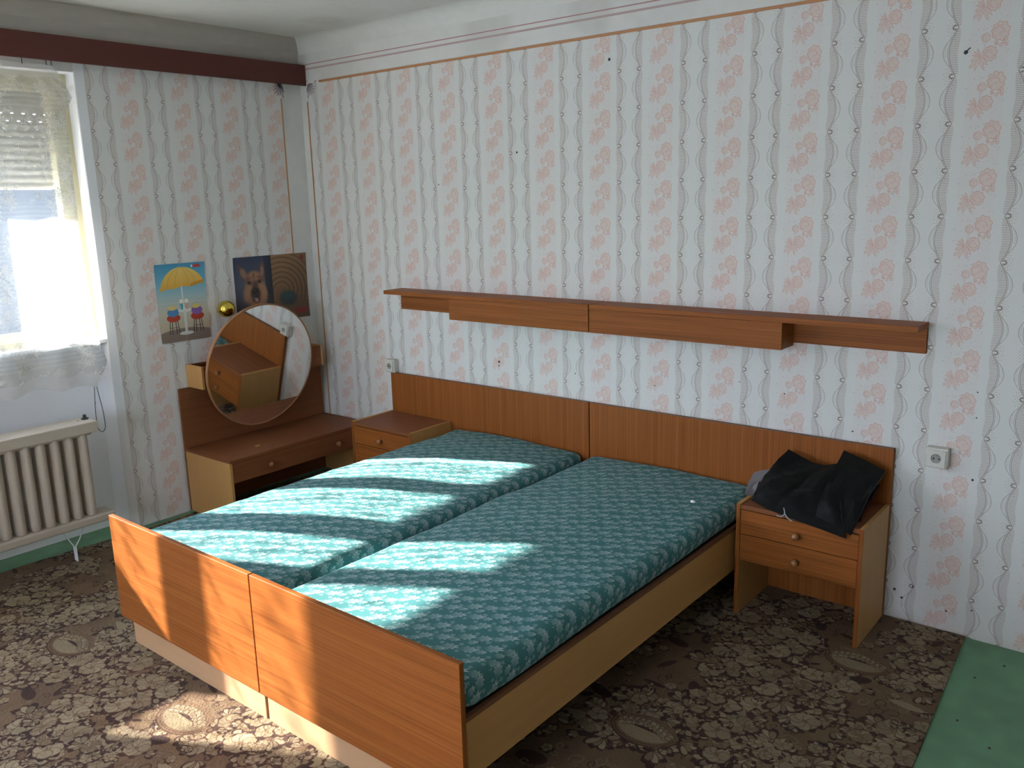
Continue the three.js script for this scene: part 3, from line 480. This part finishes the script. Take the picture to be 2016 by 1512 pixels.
// ------------------------------------------------------------------ bed: two single frames side by side
const knobG = new THREE.LatheGeometry([[0.0, 0.0], [0.0075, 0.0], [0.0075, 0.006], [0.009, 0.010], [0.0145, 0.015], [0.0165, 0.021], [0.0145, 0.028], [0.008, 0.033], [0, 0.0345]].map(([a, b]) => new THREE.Vector2(a, b)), 20).rotateX(Math.PI / 2);
const HZ = 0.029, HY = 0.7345, FZ = 2.0555, FY = 0.5605;
function bed(side) {
  const l = side === 'left', ox = l ? 1.68 : 2.63;
  const t = thing('single_bed', l ? 'left half of the wooden double bed, its footboard striped by sunlight' : 'right half of the wooden double bed, its side rail towards the room', 'bed', ox, 0, 1.05, 'the two frames of the double bed');
  const P = (name, g, m, label) => part(t, name, g.translate(-ox, 0, -1.05), m, label);
  const h0 = l ? 0.7047 : 2.1620, h1 = l ? 2.1555 : 3.6261, f0 = l ? 1.2052 : 2.1610, f1 = l ? 2.1555 : 3.1052;
  P('headboard', slab(h0, 0.0092, 0.010, h1, HY, HZ, 'y', 0.0015), teak);
  if (l) P('joining_strip', slab(2.140, 0.0092, 0.003, 2.1565, HY - 0.002, 0.009, 'y', 0), darkVoid);
  P('headboard_edge', slab(h0, HY - 0.001, 0.0105, h1, HY + 0.003, HZ - 0.0005, 'x', 0.0008), edgeDark);
  P('footboard', slab(f0, 0.1234, FZ - 0.019, f1, FY, FZ, 'x', 0.002), teak);
  const p0 = l ? 1.252 : 2.167, p1 = l ? 2.150 : 3.06;
  P('plinth', slab(p0, 0.0092, FZ - 0.042, p1, 0.20, FZ - 0.024, 'x', 0.001), plinthWood, 'pale recessed plinth board');
  if (l) P('centre_post', slab(2.1505, 0.0092, FZ - 0.05, 2.1555, 0.20, FZ - 0.028, 'y', 0.001), edgeDark);
  const r0 = l ? 1.222 : 3.074, r1 = l ? 1.238 : 3.090, i0 = l ? 2.142 : 2.170;
  const rail = P('side_rail', slab(r0, 0.180, HZ + 0.001, r1, 0.362, FZ - 0.020, 'z', 0.001), pale, 'pale side rail');
  part(rail, 'edge_band', slab(r0, 0.3615, HZ + 0.001, r1, 0.3755, FZ - 0.020, 'z', 0.001).translate(-ox, 0, -1.05), edgeDark);
  P('inner_rail', slab(i0, 0.180, HZ + 0.001, i0 + 0.012, 0.362, FZ - 0.020, 'z', 0.001), pale);
  P('bed_base', slab(l ? 1.2385 : 2.1825, 0.345, HZ + 0.002, l ? 2.1415 : 3.0735, 0.368, FZ - 0.043, 'z', 0.001), darkVoid);
  P('leg', slab(l ? 1.30 : 2.95, 0.0092, 0.10, l ? 1.34 : 2.99, 0.345, 0.14, 'y', 0.002), darkVoid);
  return t;
}
bed('left'); bed('right');
function mattress(x0, x1, z0, z1, y0, y1, crown, s, label) {
  const w = x1 - x0, h = y1 - y0, d = z1 - z0, r = 0.042, g0 = new THREE.BoxGeometry(w, h, d, 46, 6, 96);
  let g = boxUV(g0, 'x', 0, 0);
  const p = g.attributes.position, q = V(), inn = V(), uv = g.attributes.uv;
  for (let i = 0; i < p.count; i++) uv.setY(i, -uv.getY(i));
  for (let i = 0; i < p.count; i++) {
    q.fromBufferAttribute(p, i);
    inn.set(clamp(q.x, -w / 2 + r, w / 2 - r), clamp(q.y, -h / 2 + r * 0.6, h / 2 - r * 0.9), clamp(q.z, -d / 2 + r, d / 2 - r));
    const e = q.clone().sub(inn); if (e.lengthSq() > 1e-10) { const k = V(e.x / r, e.y / (e.y > 0 ? r * 0.9 : r * 0.6), e.z / r), L = Math.max(Math.abs(k.x), Math.abs(k.y), Math.abs(k.z)); e.multiplyScalar(L / Math.max(k.length(), 1e-6)); q.copy(inn).add(e); }
    const u = q.x / w * 2, v = q.z / d * 2, top = smooth(-h / 2, h / 2, q.y);
    q.y += top * (crown * (1 - u * u) * (1 - 0.5 * v * v) + 0.0045 * noise(q.x * 5 + s, q.z * 5, s) + 0.002 * noise(q.x * 14, q.z * 14 + s, s + 1));
    const side = 0.006 * noise(q.z * 4 + s, q.y * 6, s + 3); if (Math.abs(u) > 0.9) q.x += side * Math.sign(u);
    p.setXYZ(i, q.x, q.y, q.z);
  }
  g = toCreasedNormals(g, 1.1); g.translate(0, h / 2, 0);
  const m = solo('mattress', g, ticking, label, 'mattress', 'mattresses on the double bed'); m.position.set((x0 + x1) / 2, y0, (z0 + z1) / 2); return m;
}
mattress(1.240, 2.135, 0.035, 2.008, 0.3695, 0.468, 0.024, 3, 'sunlit left mattress in teal leaf-patterned ticking');
mattress(2.185, 3.083, 0.035, 2.008, 0.3765, 0.472, 0.018, 9, 'right mattress in teal leaf-patterned ticking, mostly in shade, beside the black bag');

// ------------------------------------------------------------------ bedside tables
function nightstand(x0, x1, label) {
  const cx = (x0 + x1) / 2, t = thing('nightstand', label, 'nightstand', cx, 0, 0.2, 'bedside tables built into the headboard'), P = (o, n, g, m, lb) => part(o, n, g.translate(-cx, 0, -0.2), m, lb);
  const zb = HZ + 0.003, zf = 0.362, yt = 0.5007;
  for (const [a, b] of [[x0, x0 + 0.016], [x1 - 0.016, x1]]) { const s = P(t, 'side_panel', slab(a, 0.0092, zb, b, yt, zf - 0.003, 'y', 0.001), pale, 'pale side panel'); P(s, 'front_edge', slab(a, 0.0092, zf - 0.003, b, yt, zf, 'y', 0.001), teak); }
  P(t, 'top_board', slab(x0 + 0.016, 0.478, zb, x1 - 0.016, 0.4965, zf - 0.006, 'x', 0.001), vanityWood);
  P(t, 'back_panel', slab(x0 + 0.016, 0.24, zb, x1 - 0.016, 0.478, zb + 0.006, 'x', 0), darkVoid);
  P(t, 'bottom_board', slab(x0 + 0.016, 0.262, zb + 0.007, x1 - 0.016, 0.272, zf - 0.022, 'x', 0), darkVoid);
  for (const [a, b, ky] of [[0.371, 0.474, 0.417], [0.254, 0.368, 0.306]]) { const d = P(t, 'drawer', slab(x0 + 0.018, a, zf - 0.021, x1 - 0.018, b, zf - 0.005, 'x', 0.0015), teak); const k = part(d, 'knob', knobG, knobWood); k.position.set(0, ky, zf - 0.005 - 0.2); }
  return t;
}
nightstand(0.703, 1.197, 'wooden bedside table left of the bed beside the dressing table');
nightstand(3.114, 3.6255, 'wooden bedside table right of the bed with a black bag on it');

// ------------------------------------------------------------------ dressing table with the round mirror
{ const t = thing('dressing_table', 'low brown dressing table with a round mirror in the room corner', 'dressing table', 0.24, 0, 0.53);
  const P = (o, n, g, m, lb) => part(o, n, g.translate(-0.24, 0, -0.53), m, lb);
  const z0 = 0.021, z1 = 1.035, xf = 0.4688, yt = 0.3865;
  P(t, 'backboard', slab(0.004, 0.0092, z0, 0.022, 0.737, z1, 'z', 0.0015), vanityWood);
  P(t, 'top_board', slab(0.022, yt - 0.017, z0, xf, yt, z1, 'z', 0.0015), vanityWood);
  for (const [a, b] of [[z1 - 0.017, z1], [z0, z0 + 0.017]]) P(t, 'side_panel', slab(0.022, 0.0092, a, xf - 0.005, yt - 0.0175, b, 'y', 0.001), pale, 'pale side panel');
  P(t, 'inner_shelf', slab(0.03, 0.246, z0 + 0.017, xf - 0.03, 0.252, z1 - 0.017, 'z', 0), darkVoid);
  const d = P(t, 'drawer', slab(xf - 0.024, 0.250, z0 + 0.019, xf - 0.008, yt - 0.020, z1 - 0.019, 'z', 0.0015), vanityWood);
  for (const z of [0.78, 0.285]) { const k = part(d, 'knob', knobG, knobWood); k.rotation.y = Math.PI / 2; k.position.set(xf - 0.008 - 0.24, 0.307, z - 0.53); }
  // open tray box across the backboard, behind the mirror
  const q0 = 0.125, q1 = 0.957;
  const tray = P(t, 'tray_box', merge([slab(0.006, 0.742, q0, 0.166, 0.756, q1, 'z', 0.001), slab(0.150, 0.756, q0, 0.166, 0.868, q1, 'z', 0.001), slab(0.006, 0.756, q0, 0.018, 0.868, q1, 'z', 0.001)]), vanityWood);
  for (const [a, b] of [[q1, q1 + 0.014], [q0 - 0.014, q0]]) P(tray, 'end_board', slab(0.006, 0.740, a, 0.169, 0.872, b, 'y', 0.001), pale, 'pale end board');
  const R = 0.368, m = part(t, 'mirror', new THREE.LatheGeometry([[0, 0], [R - 0.006, 0], [R - 0.004, -0.002]].map(([a, b]) => new THREE.Vector2(a, b)), 96), mirrorGlass, 'round mirror glass');
  m.position.set(0.2126 - 0.24, 0.826, 0.598 - 0.53);
  m.quaternion.setFromUnitVectors(V(0, 1, 0), V(0.98881, -0.14843, -0.01481).normalize());
  part(m, 'mirror_frame', new THREE.LatheGeometry([[R - 0.005, -0.004], [R - 0.0045, 0.003], [R + 0.002, 0.003], [R + 0.003, -0.003], [R + 0.002, -0.016], [R - 0.008, -0.018], [0, -0.018], [0, -0.004], [R - 0.005, -0.004]].map(([a, b]) => new THREE.Vector2(a, b)), 96), new THREE.MeshPhysicalMaterial({ color: new THREE.Color().setRGB(0.33, 0.15, 0.06), roughness: 0.4 }), 'thin brown wooden rim');
  const stainG = new THREE.CylinderGeometry(0.004, 0.004, 0.0006, 8);
  for (const [x, z] of [[0.35, 0.98], [0.38, 0.95], [0.15, 0.85], [0.17, 0.83], [0.30, 0.60], [0.38, 0.68], [0.12, 0.42], [0.22, 0.30]]) { const s = P(t, 'burn_mark', stainG.clone().translate(x, yt + 0.0003, z), darkHole); s.castShadow = false; }
  P(t, 'scuff_mark', new THREE.SphereGeometry(1, 16, 8).scale(0.014, 0.0005, 0.022).rotateY(0.5).translate(0.33, yt + 0.0002, 0.76), pale);
}

// ------------------------------------------------------------------ wall shelves
function shelf(x0, x1, b0, b1, label) {
  const cx = (x0 + x1) / 2, y = 1.2537, t = thing('wall_shelf', label, 'shelf', cx, 1.12, 0, 'teak shelves end to end on the wall'), P = (n, g, m) => part(t, n, g.translate(-cx, -1.12, 0), m);
  P('top_board', slab(x0, y - 0.0215, 0.001, x1, y, 0.1528, 'x', 0.0015), teak);
  P('back_board', slab(x0, 1.131, 0.001, x1, y - 0.022, 0.018, 'x', 0.0015), teak);
  P('front_board', slab(b0, 1.118, 0.132, b1, y - 0.022, 0.1515, 'x', 0.0015), teak);
  if (x0 < 1) P('joining_strip', slab(2.2388, 1.135, 0.004, 2.2400, y - 0.003, 0.14, 'y', 0), darkVoid);
  for (const [a, b] of [[b0, b0 + 0.016], [b1 - 0.016, b1]]) P('end_board', slab(a, 1.119, 0.0185, b, y - 0.022, 0.1315, 'z', 0.001), teak);
  P('bottom_board', slab(b0 + 0.016, 1.124, 0.0185, b1 - 0.016, 1.130, 0.1315, 'x', 0.001), teak);
}
shelf(0.8157, 2.2385, 1.328, 2.2385, 'left teak wall shelf, the one nearer the mirror');
shelf(2.2445, 3.7127, 2.2445, 3.193, 'right teak wall shelf, above the black bag');

// ------------------------------------------------------------------ sockets
function socket(x, y, label) {
  const t = thing('wall_socket', label, 'socket', x, y, 0), w = 0.041, h = 0.0405, dp = 0.040;
  part(t, 'housing', new RoundedBoxGeometry(w * 2, h * 2, dp, 3, 0.006).translate(0, 0, dp / 2 + 0.0005), plasticWhite);
  const f = part(t, 'cover_plate', (() => { const s = new THREE.Shape(); const a = 0.032; s.moveTo(-a, -a); s.lineTo(a, -a); s.lineTo(a, a); s.lineTo(-a, a); s.closePath(); const hole = new THREE.Path(); hole.absarc(0, 0, 0.0195, 0, Math.PI * 2, true); s.holes.push(hole); return new THREE.ExtrudeGeometry(s, { depth: 0.004, bevelEnabled: true, bevelSize: 0.0012, bevelThickness: 0.0012, bevelSegments: 2, curveSegments: 24 }).translate(0, 0, dp + 0.0012); })(), plasticWhite);
  part(t, 'recess', new THREE.CircleGeometry(0.020, 28).translate(0, 0, dp + 0.0012), mat(new THREE.Color().setRGB(0.30, 0.29, 0.26), 0.5));
  for (const sx of [-0.0095, 0.0095]) part(t, 'contact_hole', new THREE.CylinderGeometry(0.0032, 0.0032, 0.001, 14).rotateX(Math.PI / 2).translate(sx, -0.002, dp + 0.0018), darkHole);
  part(t, 'earth_pin', new THREE.CylinderGeometry(0.0026, 0.003, 0.0092, 12).rotateX(Math.PI / 2).translate(0, 0.010, dp + 0.0045), steel);
}
socket(3.786, 0.729, 'white wall socket on the wallpaper right of the headboard');
socket(0.709, 0.778, 'white wall socket above the left end of the headboard');

// ------------------------------------------------------------------ posters and the golden ball
function poster1() {                                          // a yellow parasol over two red stools and a little table, beach behind
  const W = 460, H = 664, [c, g] = canvas(W, H); let gr = g.createLinearGradient(0, 0, 0, H);
  gr.addColorStop(0, '#3f8fb4'); gr.addColorStop(0.3, '#7fb3c4'); gr.addColorStop(0.42, '#a7bfc2'); gr.addColorStop(0.62, '#c6bfa9'); gr.addColorStop(0.86, '#bcae96'); g.fillStyle = gr; g.fillRect(0, 0, W, H);
  g.fillStyle = '#847468'; g.beginPath(); g.ellipse(W / 2, H * 0.93, W * 0.6, 66, 0, 0, 7); g.fill();
  g.strokeStyle = '#d9dcd8'; g.lineWidth = 10; g.beginPath(); g.moveTo(228, 60); g.lineTo(236, 600); g.stroke();
  gr = g.createLinearGradient(0, 40, 0, 230); gr.addColorStop(0, '#e9c468'); gr.addColorStop(1, '#d8a23c'); g.fillStyle = gr;
  g.beginPath(); g.moveTo(30, 232); g.bezierCurveTo(60, 80, 160, 34, 236, 30); g.bezierCurveTo(330, 34, 420, 90, 444, 176); g.quadraticCurveTo(400, 172, 380, 196); g.quadraticCurveTo(330, 176, 300, 204); g.quadraticCurveTo(230, 184, 170, 214); g.quadraticCurveTo(90, 200, 30, 232); g.fill();
  g.fillStyle = '#c98f2c'; g.beginPath(); g.moveTo(444, 176); g.lineTo(300, 204); g.lineTo(320, 176); g.lineTo(444, 150); g.fill();
  g.strokeStyle = 'rgba(150,100,40,.5)'; g.lineWidth = 3; for (const x of [110, 180, 300, 370]) { g.beginPath(); g.moveTo(236, 30); g.quadraticCurveTo(x, 80, x - 10, 200); g.stroke(); }
  g.fillStyle = '#b3352f'; g.fillRect(352, 16, 66, 26); g.fillStyle = '#d8d8dc'; g.fillRect(334, 18, 14, 22);
  for (const [x, cu] of [[130, '#4f86b8'], [352, '#8c63a8']]) {
    g.strokeStyle = '#2a2320'; g.lineWidth = 6; for (const dx of [-40, -18, 18, 40]) { g.beginPath(); g.moveTo(x + dx * 0.8, 470); g.lineTo(x + dx * 1.15, 596); g.stroke(); } g.lineWidth = 4; g.beginPath(); g.moveTo(x - 40, 540); g.lineTo(x + 40, 540); g.stroke();
    g.fillStyle = '#b8412f'; g.beginPath(); g.ellipse(x, 458, 62, 34, 0, 0, 7); g.fill();
    g.fillStyle = cu; g.beginPath(); g.ellipse(x, 410, 52, 38, 0, 0, 7); g.fill(); g.fillStyle = '#d9c27c'; g.beginPath(); g.ellipse(x - 6, 372, 42, 20, 0, 0, 7); g.fill();
  }
  g.fillStyle = '#dedfd9'; g.beginPath(); g.ellipse(238, 400, 62, 16, 0, 0, 7); g.fill(); g.fillStyle = '#cfd3cf'; g.fillRect(226, 400, 24, 190); g.beginPath(); g.ellipse(238, 596, 66, 16, 0, 0, 7); g.fill();
  for (const [x, cl] of [[214, '#58a6b4'], [262, '#d7a08a']]) { g.fillStyle = cl; g.beginPath(); g.moveTo(x - 16, 330); g.lineTo(x + 16, 330); g.lineTo(x + 9, 394); g.lineTo(x - 9, 394); g.fill(); g.fillStyle = '#efe6d2'; g.beginPath(); g.arc(x, 322, 19, 0, 7); g.fill(); }
  g.strokeStyle = 'rgba(240,240,235,.35)'; g.lineWidth = 3; g.beginPath(); g.moveTo(228, 0); g.lineTo(232, H); g.stroke(); g.beginPath(); g.moveTo(0, 330); g.lineTo(W, 334); g.stroke();
  return c;
}
function poster2() {                                          // shepherd dog portrait beside a page of ringed wood
  const W = 810, H = 616, [c, g] = canvas(W, H); let gr = g.createLinearGradient(0, 0, 0, H);
  gr.addColorStop(0, '#2c3650'); gr.addColorStop(0.4, '#4a5366'); gr.addColorStop(1, '#463e3c'); g.fillStyle = gr; g.fillRect(0, 0, 405, H);
  g.fillStyle = 'rgba(22,27,40,.75)'; g.fillRect(330, 0, 75, H);
  const soft = (x, y, rx, ry, a, col, al = 1) => { g.save(); g.translate(x, y); g.rotate(a); g.scale(rx, ry); const q = g.createRadialGradient(0, 0, 0, 0, 0, 1), [r, gg, b] = hex(parseInt(col.slice(1), 16)); q.addColorStop(0, `rgba(${r},${gg},${b},${al})`); q.addColorStop(0.55, `rgba(${r},${gg},${b},${al * 0.9})`); q.addColorStop(1, `rgba(${r},${gg},${b},0)`); g.fillStyle = q; g.beginPath(); g.arc(0, 0, 1, 0, 7); g.fill(); g.restore(); };
  const poly = (pts, col) => { g.beginPath(); g.moveTo(...pts[0]); for (let i = 1; i < pts.length; i++) g.lineTo(...pts[i]); g.closePath(); g.fillStyle = col; g.fill(); };
  soft(238, 560, 150, 190, 0, '#8a5f42'); soft(238, 600, 70, 110, 0, '#33241f');                       // chest
  poly([[40, 62], [84, 84], [128, 128], [158, 196], [120, 240], [84, 200], [58, 140]], '#5c453d'); soft(100, 150, 40, 64, -0.4, '#9c7462', 0.9);
  poly([[304, 34], [326, 80], [330, 160], [318, 226], [270, 196], [266, 140], [280, 80]], '#5c453d'); soft(300, 140, 24, 66, 0.1, '#9a7362', 0.9);
  soft(212, 250, 128, 128, 0, '#8f664b'); soft(212, 170, 84, 50, 0, '#a07355'); soft(130, 330, 60, 110, 0.2, '#a67a58'); soft(298, 330, 58, 110, -0.2, '#a67a58'); soft(222, 420, 116, 110, 0, '#9a6c4a');
  soft(206, 176, 16, 40, 0, '#5f4436', 0.7); soft(156, 196, 34, 12, -0.3, '#6a4a39', 0.8); soft(264, 190, 34, 12, 0.3, '#6a4a39', 0.8);
  soft(154, 236, 36, 24, 0.2, '#4f372b'); soft(264, 230, 36, 24, -0.2, '#4f372b'); soft(156, 238, 17, 14, 0, '#0f0a08'); soft(264, 232, 17, 14, 0, '#0f0a08');
  soft(214, 270, 36, 60, 0, '#4a352c', 0.9); soft(214, 338, 66, 74, 0, '#2b211e'); soft(212, 318, 44, 32, 0, '#0b090a'); soft(206, 306, 16, 7, 0, '#56525a', 0.8);
  soft(218, 396, 52, 34, 0, '#1c1314'); soft(220, 402, 30, 17, 0, '#b58a80'); soft(214, 384, 34, 7, 0, '#bdb2a6', 0.8);
  g.lineWidth = 1.5; for (let i = 0; i < 420; i++) { const a = hash(i, 1, 3) * 6.28, r = 60 + hash(i, 2, 3) * 150, x = 216 + r * 0.8 * Math.cos(a), y = 350 + r * 1.3 * Math.sin(a); if (y < 150 || x > 336 || x < 84) continue; g.strokeStyle = i % 2 ? 'rgba(60,40,30,.28)' : 'rgba(190,150,115,.25)'; g.beginPath(); g.moveTo(x, y); g.lineTo(x + 7 * Math.cos(a), y + 16 * Math.abs(Math.sin(a)) + 4); g.stroke(); }
  gr = g.createLinearGradient(405, 0, W, H); gr.addColorStop(0, '#8c6c4c'); gr.addColorStop(0.5, '#6e5138'); gr.addColorStop(1, '#584030'); g.fillStyle = gr; g.fillRect(405, 0, 405, H);
  g.save(); g.beginPath(); g.rect(405, 0, 405, H); g.clip();
  for (let i = 0; i < 14; i++) { g.strokeStyle = i % 2 ? 'rgba(56,36,24,.45)' : 'rgba(170,132,92,.3)'; g.lineWidth = 9; g.beginPath(); g.ellipse(500, 340, 70 + i * 24, 60 + i * 23, -0.2, 3.3, 6.9); g.stroke(); }
  for (let i = 0; i < 26; i++) { const a = 0.1 + i * 0.075; g.strokeStyle = i % 2 ? 'rgba(56,36,24,.3)' : 'rgba(160,122,84,.2)'; g.lineWidth = 5; g.beginPath(); g.moveTo(560 + 90 * Math.cos(a), 380 + 90 * Math.sin(a)); g.lineTo(560 + 420 * Math.cos(a), 380 + 420 * Math.sin(a)); g.stroke(); }
  g.restore();
  soft(575, 420, 120, 86, 0, '#1b2f33'); soft(565, 392, 100, 60, 0, '#284648', 0.9);                   // a plain dark stone
  g.fillStyle = '#86262a'; g.fillRect(650, 520, 130, 52); g.fillStyle = '#74302a'; g.fillRect(742, 20, 36, 44);
  g.fillStyle = 'rgba(10,10,14,.4)'; g.fillRect(401, 0, 7, H);
  return c;
}
function poster(name, c, w, h, y, z, turn, label) {
  const g = new THREE.BoxGeometry(w, h, 0.0008, 24, 24, 1), p = g.attributes.position;
  for (let i = 0; i < p.count; i++) { const x = p.getX(i) / w, yy = p.getY(i) / h; p.setZ(i, p.getZ(i) + 0.0015 + 0.0015 * (1 + noise(x * 2 + w * 40, yy * 2, 11)) + 0.006 * Math.pow(Math.abs(x) * 2, 4) * Math.pow(Math.abs(yy) * 2, 4)); }
  g.computeVertexNormals();
  const t = canvasMap(c, true); const m = solo(name, g, mat(0xffffff, 0.45, { map: t }), label, 'poster');
  m.rotation.set(0, Math.PI / 2, 0); m.rotateZ(turn); m.position.set(0.0015, y, z); return m;
}
poster('poster', poster1(), 0.308, 0.441, 1.226, 0.942, -0.005, 'bright poster of a yellow parasol above red stools on the left wall');
poster('poster', poster2(), 0.535, 0.408, 1.247, 0.331, -0.002, 'dark poster with a shepherd dog portrait behind the top of the round mirror');
{ const gold = new THREE.MeshPhysicalMaterial({ color: new THREE.Color().setRGB(0.75, 0.58, 0.10), metalness: 1, roughness: 0.12 });
  const b = thing('bauble', 'shiny golden ball on the wall between the two posters', 'ornament', 0.054, 1.163, 0.703);
  part(b, 'ball', new THREE.SphereGeometry(0.050, 40, 28), gold);
  part(b, 'cap', new THREE.CylinderGeometry(0.010, 0.012, 0.012, 18).rotateX(Math.PI / 2).translate(0.01, -0.004, 0.052), gold);
  part(b, 'hanger', new THREE.CylinderGeometry(0.0015, 0.0015, 0.055, 8).rotateZ(Math.PI / 2).translate(-0.026, 0, 0), steel);
}

// ------------------------------------------------------------------ carpet
{ const s = new THREE.Shape(); [[0.075, -0.012], [3.936, -0.012], [3.985, -0.93], [4.05, -2.6], [4.05, -5.2], [0.03, -5.2], [0.035, -2.09], [0.045, -1.72], [0.085, -1.32], [0.06, -1.05]].forEach(([x, y], i) => i ? s.lineTo(x, y) : s.moveTo(x, y)); s.closePath();
  const g = new THREE.ExtrudeGeometry(s, { depth: 0.0065, bevelEnabled: true, bevelSize: 0.0015, bevelThickness: 0.0012, bevelSegments: 1 }); g.rotateX(-Math.PI / 2);
  const q = boxUV(g, 'x', 0, 0), p = q.attributes.position, uv = q.attributes.uv;
  const a = 0.0; for (let i = 0; i < p.count; i++) uv.setXY(i, p.getX(i) + 0.2, -p.getZ(i) + a);
  q.translate(0, 0.0013, 0);
  solo('carpet', q, carpetMat, 'worn brown and cream carpet with a dense flower pattern on the floor', 'carpet');
}

// ------------------------------------------------------------------ black bag, grey bag, scrap
function drape(B, T, nx, ny, thick, shape) {                 // a closed sheet between a bottom and a top polyline
  const along = (L, s) => { const f = s * (L.length - 1), i = Math.min(L.length - 2, Math.floor(f)); return L[i].clone().lerp(L[i + 1], f - i); };
  const pos = [], uv = [], idx = [], n = (nx + 1) * (ny + 1), P = [];
  for (let j = 0; j <= ny; j++) for (let i = 0; i <= nx; i++) { const s = i / nx, t = j / ny, q = along(B, s).lerp(along(T, s), t); shape(q, s, t); P.push(q); }
  for (const k of [0, 1]) P.forEach((q, m) => { const i = m % (nx + 1), j = Math.floor(m / (nx + 1)); pos.push(q.x, q.y - k * thick * 0.5, q.z - k * thick); uv.push(i / nx, j / ny); });
  const quad = (a, b, c, d) => idx.push(a, b, c, a, c, d);
  for (let j = 0; j < ny; j++) for (let i = 0; i < nx; i++) { const a = j * (nx + 1) + i; quad(a, a + 1, a + nx + 2, a + nx + 1); quad(n + a + 1, n + a, n + a + nx + 1, n + a + nx + 2); }
  for (let i = 0; i < nx; i++) { quad(n + i, n + i + 1, i + 1, i); const a = ny * (nx + 1) + i; quad(a, a + 1, n + a + 1, n + a); }
  for (let j = 0; j < ny; j++) { const a = j * (nx + 1); quad(n + a + nx + 1, n + a, a, a + nx + 1); const b = a + nx; quad(b, n + b, n + b + nx + 1, b + nx + 1); }
  const g = new THREE.BufferGeometry(); g.setAttribute('position', new THREE.Float32BufferAttribute(pos, 3)); g.setAttribute('uv', new THREE.Float32BufferAttribute(uv, 2)); g.setIndex(idx);
  return toCreasedNormals(g, 0.6);
}
{ const black = new THREE.MeshPhysicalMaterial({ color: new THREE.Color().setRGB(0.005, 0.0055, 0.006), roughness: 0.5, specularIntensity: 0.3, side: THREE.DoubleSide });
  const b = thing('plastic_bag', 'crumpled black plastic bag lying on the right bedside table against the headboard', 'bag', 3.38, 0.5, 0.2);
  const O = (l) => l.map(([x, y, z]) => V(x - 3.38, y - 0.5, z - 0.2));
  const crumple = (k) => (q, s, t) => { const e = Math.sin(Math.PI * t); q.z += e * (0.045 + 0.012 * noise(s * 5, t * 4, k)); q.y += e * 0.012 * noise(s * 6 + 3, t * 3, k + 1) + 0.004 * noise(s * 17, t * 15, k + 2) * e; q.z += 0.003 * noise(s * 14, t * 13, k + 3) * e; };
  const crease = (q, s, t) => { crumple(21)(q, s, t); const c = Math.abs(s - (0.40 + 0.12 * t)); q.z -= 0.018 * smooth(0.05, 0, c) * Math.sin(Math.PI * clamp(t * 1.1, 0, 1)); };
  part(b, 'outer_sheet', drape(O([[3.135, 0.512, 0.235], [3.155, 0.507, 0.312], [3.25, 0.502, 0.362], [3.36, 0.490, 0.378], [3.47, 0.478, 0.386], [3.566, 0.463, 0.390]]), O([[3.222, 0.685, 0.095], [3.28, 0.662, 0.095], [3.33, 0.645, 0.095], [3.375, 0.640, 0.09], [3.425, 0.655, 0.085], [3.45, 0.715, 0.085]]), 60, 46, 0.014, crease), black);
  part(b, 'folded_flap', drape(O([[3.44, 0.515, 0.36], [3.52, 0.503, 0.374], [3.582, 0.478, 0.384]]), O([[3.45, 0.718, 0.092], [3.535, 0.692, 0.090], [3.614, 0.660, 0.088]]), 24, 36, 0.010, crumple(41)), black);
  part(b, 'under_fold', drape(O([[3.15, 0.508, 0.26], [3.35, 0.508, 0.30], [3.59, 0.508, 0.30]]), O([[3.15, 0.585, 0.16], [3.35, 0.60, 0.11], [3.60, 0.60, 0.10]]), 30, 16, 0.010, crumple(61)), black);
  const shine = new THREE.MeshPhysicalMaterial({ color: new THREE.Color().setRGB(0.35, 0.38, 0.42), roughness: 0.15, clearcoat: 1 });
  part(b, 'torn_edge', merge([tube([V(-0.055, 0.035, 0.192), V(-0.05, 0.012, 0.194), V(-0.065, -0.004, 0.192), V(-0.085, -0.006, 0.186)], 0.0022, 14, 6), tube([V(-0.05, 0.012, 0.194), V(-0.035, -0.005, 0.194), V(-0.02, -0.013, 0.193)], 0.0025, 8, 6)]), shine, 'shiny torn edge');
}
{ const g = new THREE.MeshPhysicalMaterial({ color: new THREE.Color().setRGB(0.24, 0.215, 0.22), roughness: 0.4, transmission: 0.35, thickness: 0, side: THREE.DoubleSide });
  const O = (l) => l.map(([x, y, z]) => V(x - 3.13, y - 0.5, z - 0.2));
  const m = solo('film_bag', drape(O([[3.104, 0.504, 0.262], [3.118, 0.504, 0.252], [3.138, 0.506, 0.240]]), O([[3.118, 0.592, 0.215], [3.15, 0.606, 0.19], [3.20, 0.612, 0.17]]), 14, 18, 0.003, (q, s, t) => { q.z += 0.012 * Math.sin(Math.PI * t) + 0.006 * noise(s * 4, t * 5, 81); }), g, 'piece of thin grey translucent plastic film left of the black bag', 'plastic film');
  m.position.set(3.13, 0.5, 0.2);
}
{ const g = new THREE.SphereGeometry(0.0085, 14, 10), p = g.attributes.position; for (let i = 0; i < p.count; i++) { const k = 1 + 0.3 * noise(p.getX(i) * 300 + 5, p.getZ(i) * 300 + p.getY(i) * 200, 90); p.setXYZ(i, p.getX(i) * k * 1.3, Math.max(-0.002, p.getY(i) * k * 0.8), p.getZ(i) * k); } g.computeVertexNormals();
  const m = solo('paper_scrap', g, mat(new THREE.Color().setRGB(0.85, 0.86, 0.85), 0.35), 'tiny white crumpled scrap lying on the right mattress', 'scrap'); m.position.set(2.939, 0.4845, 0.41); }

renderer.render(scene, camera);
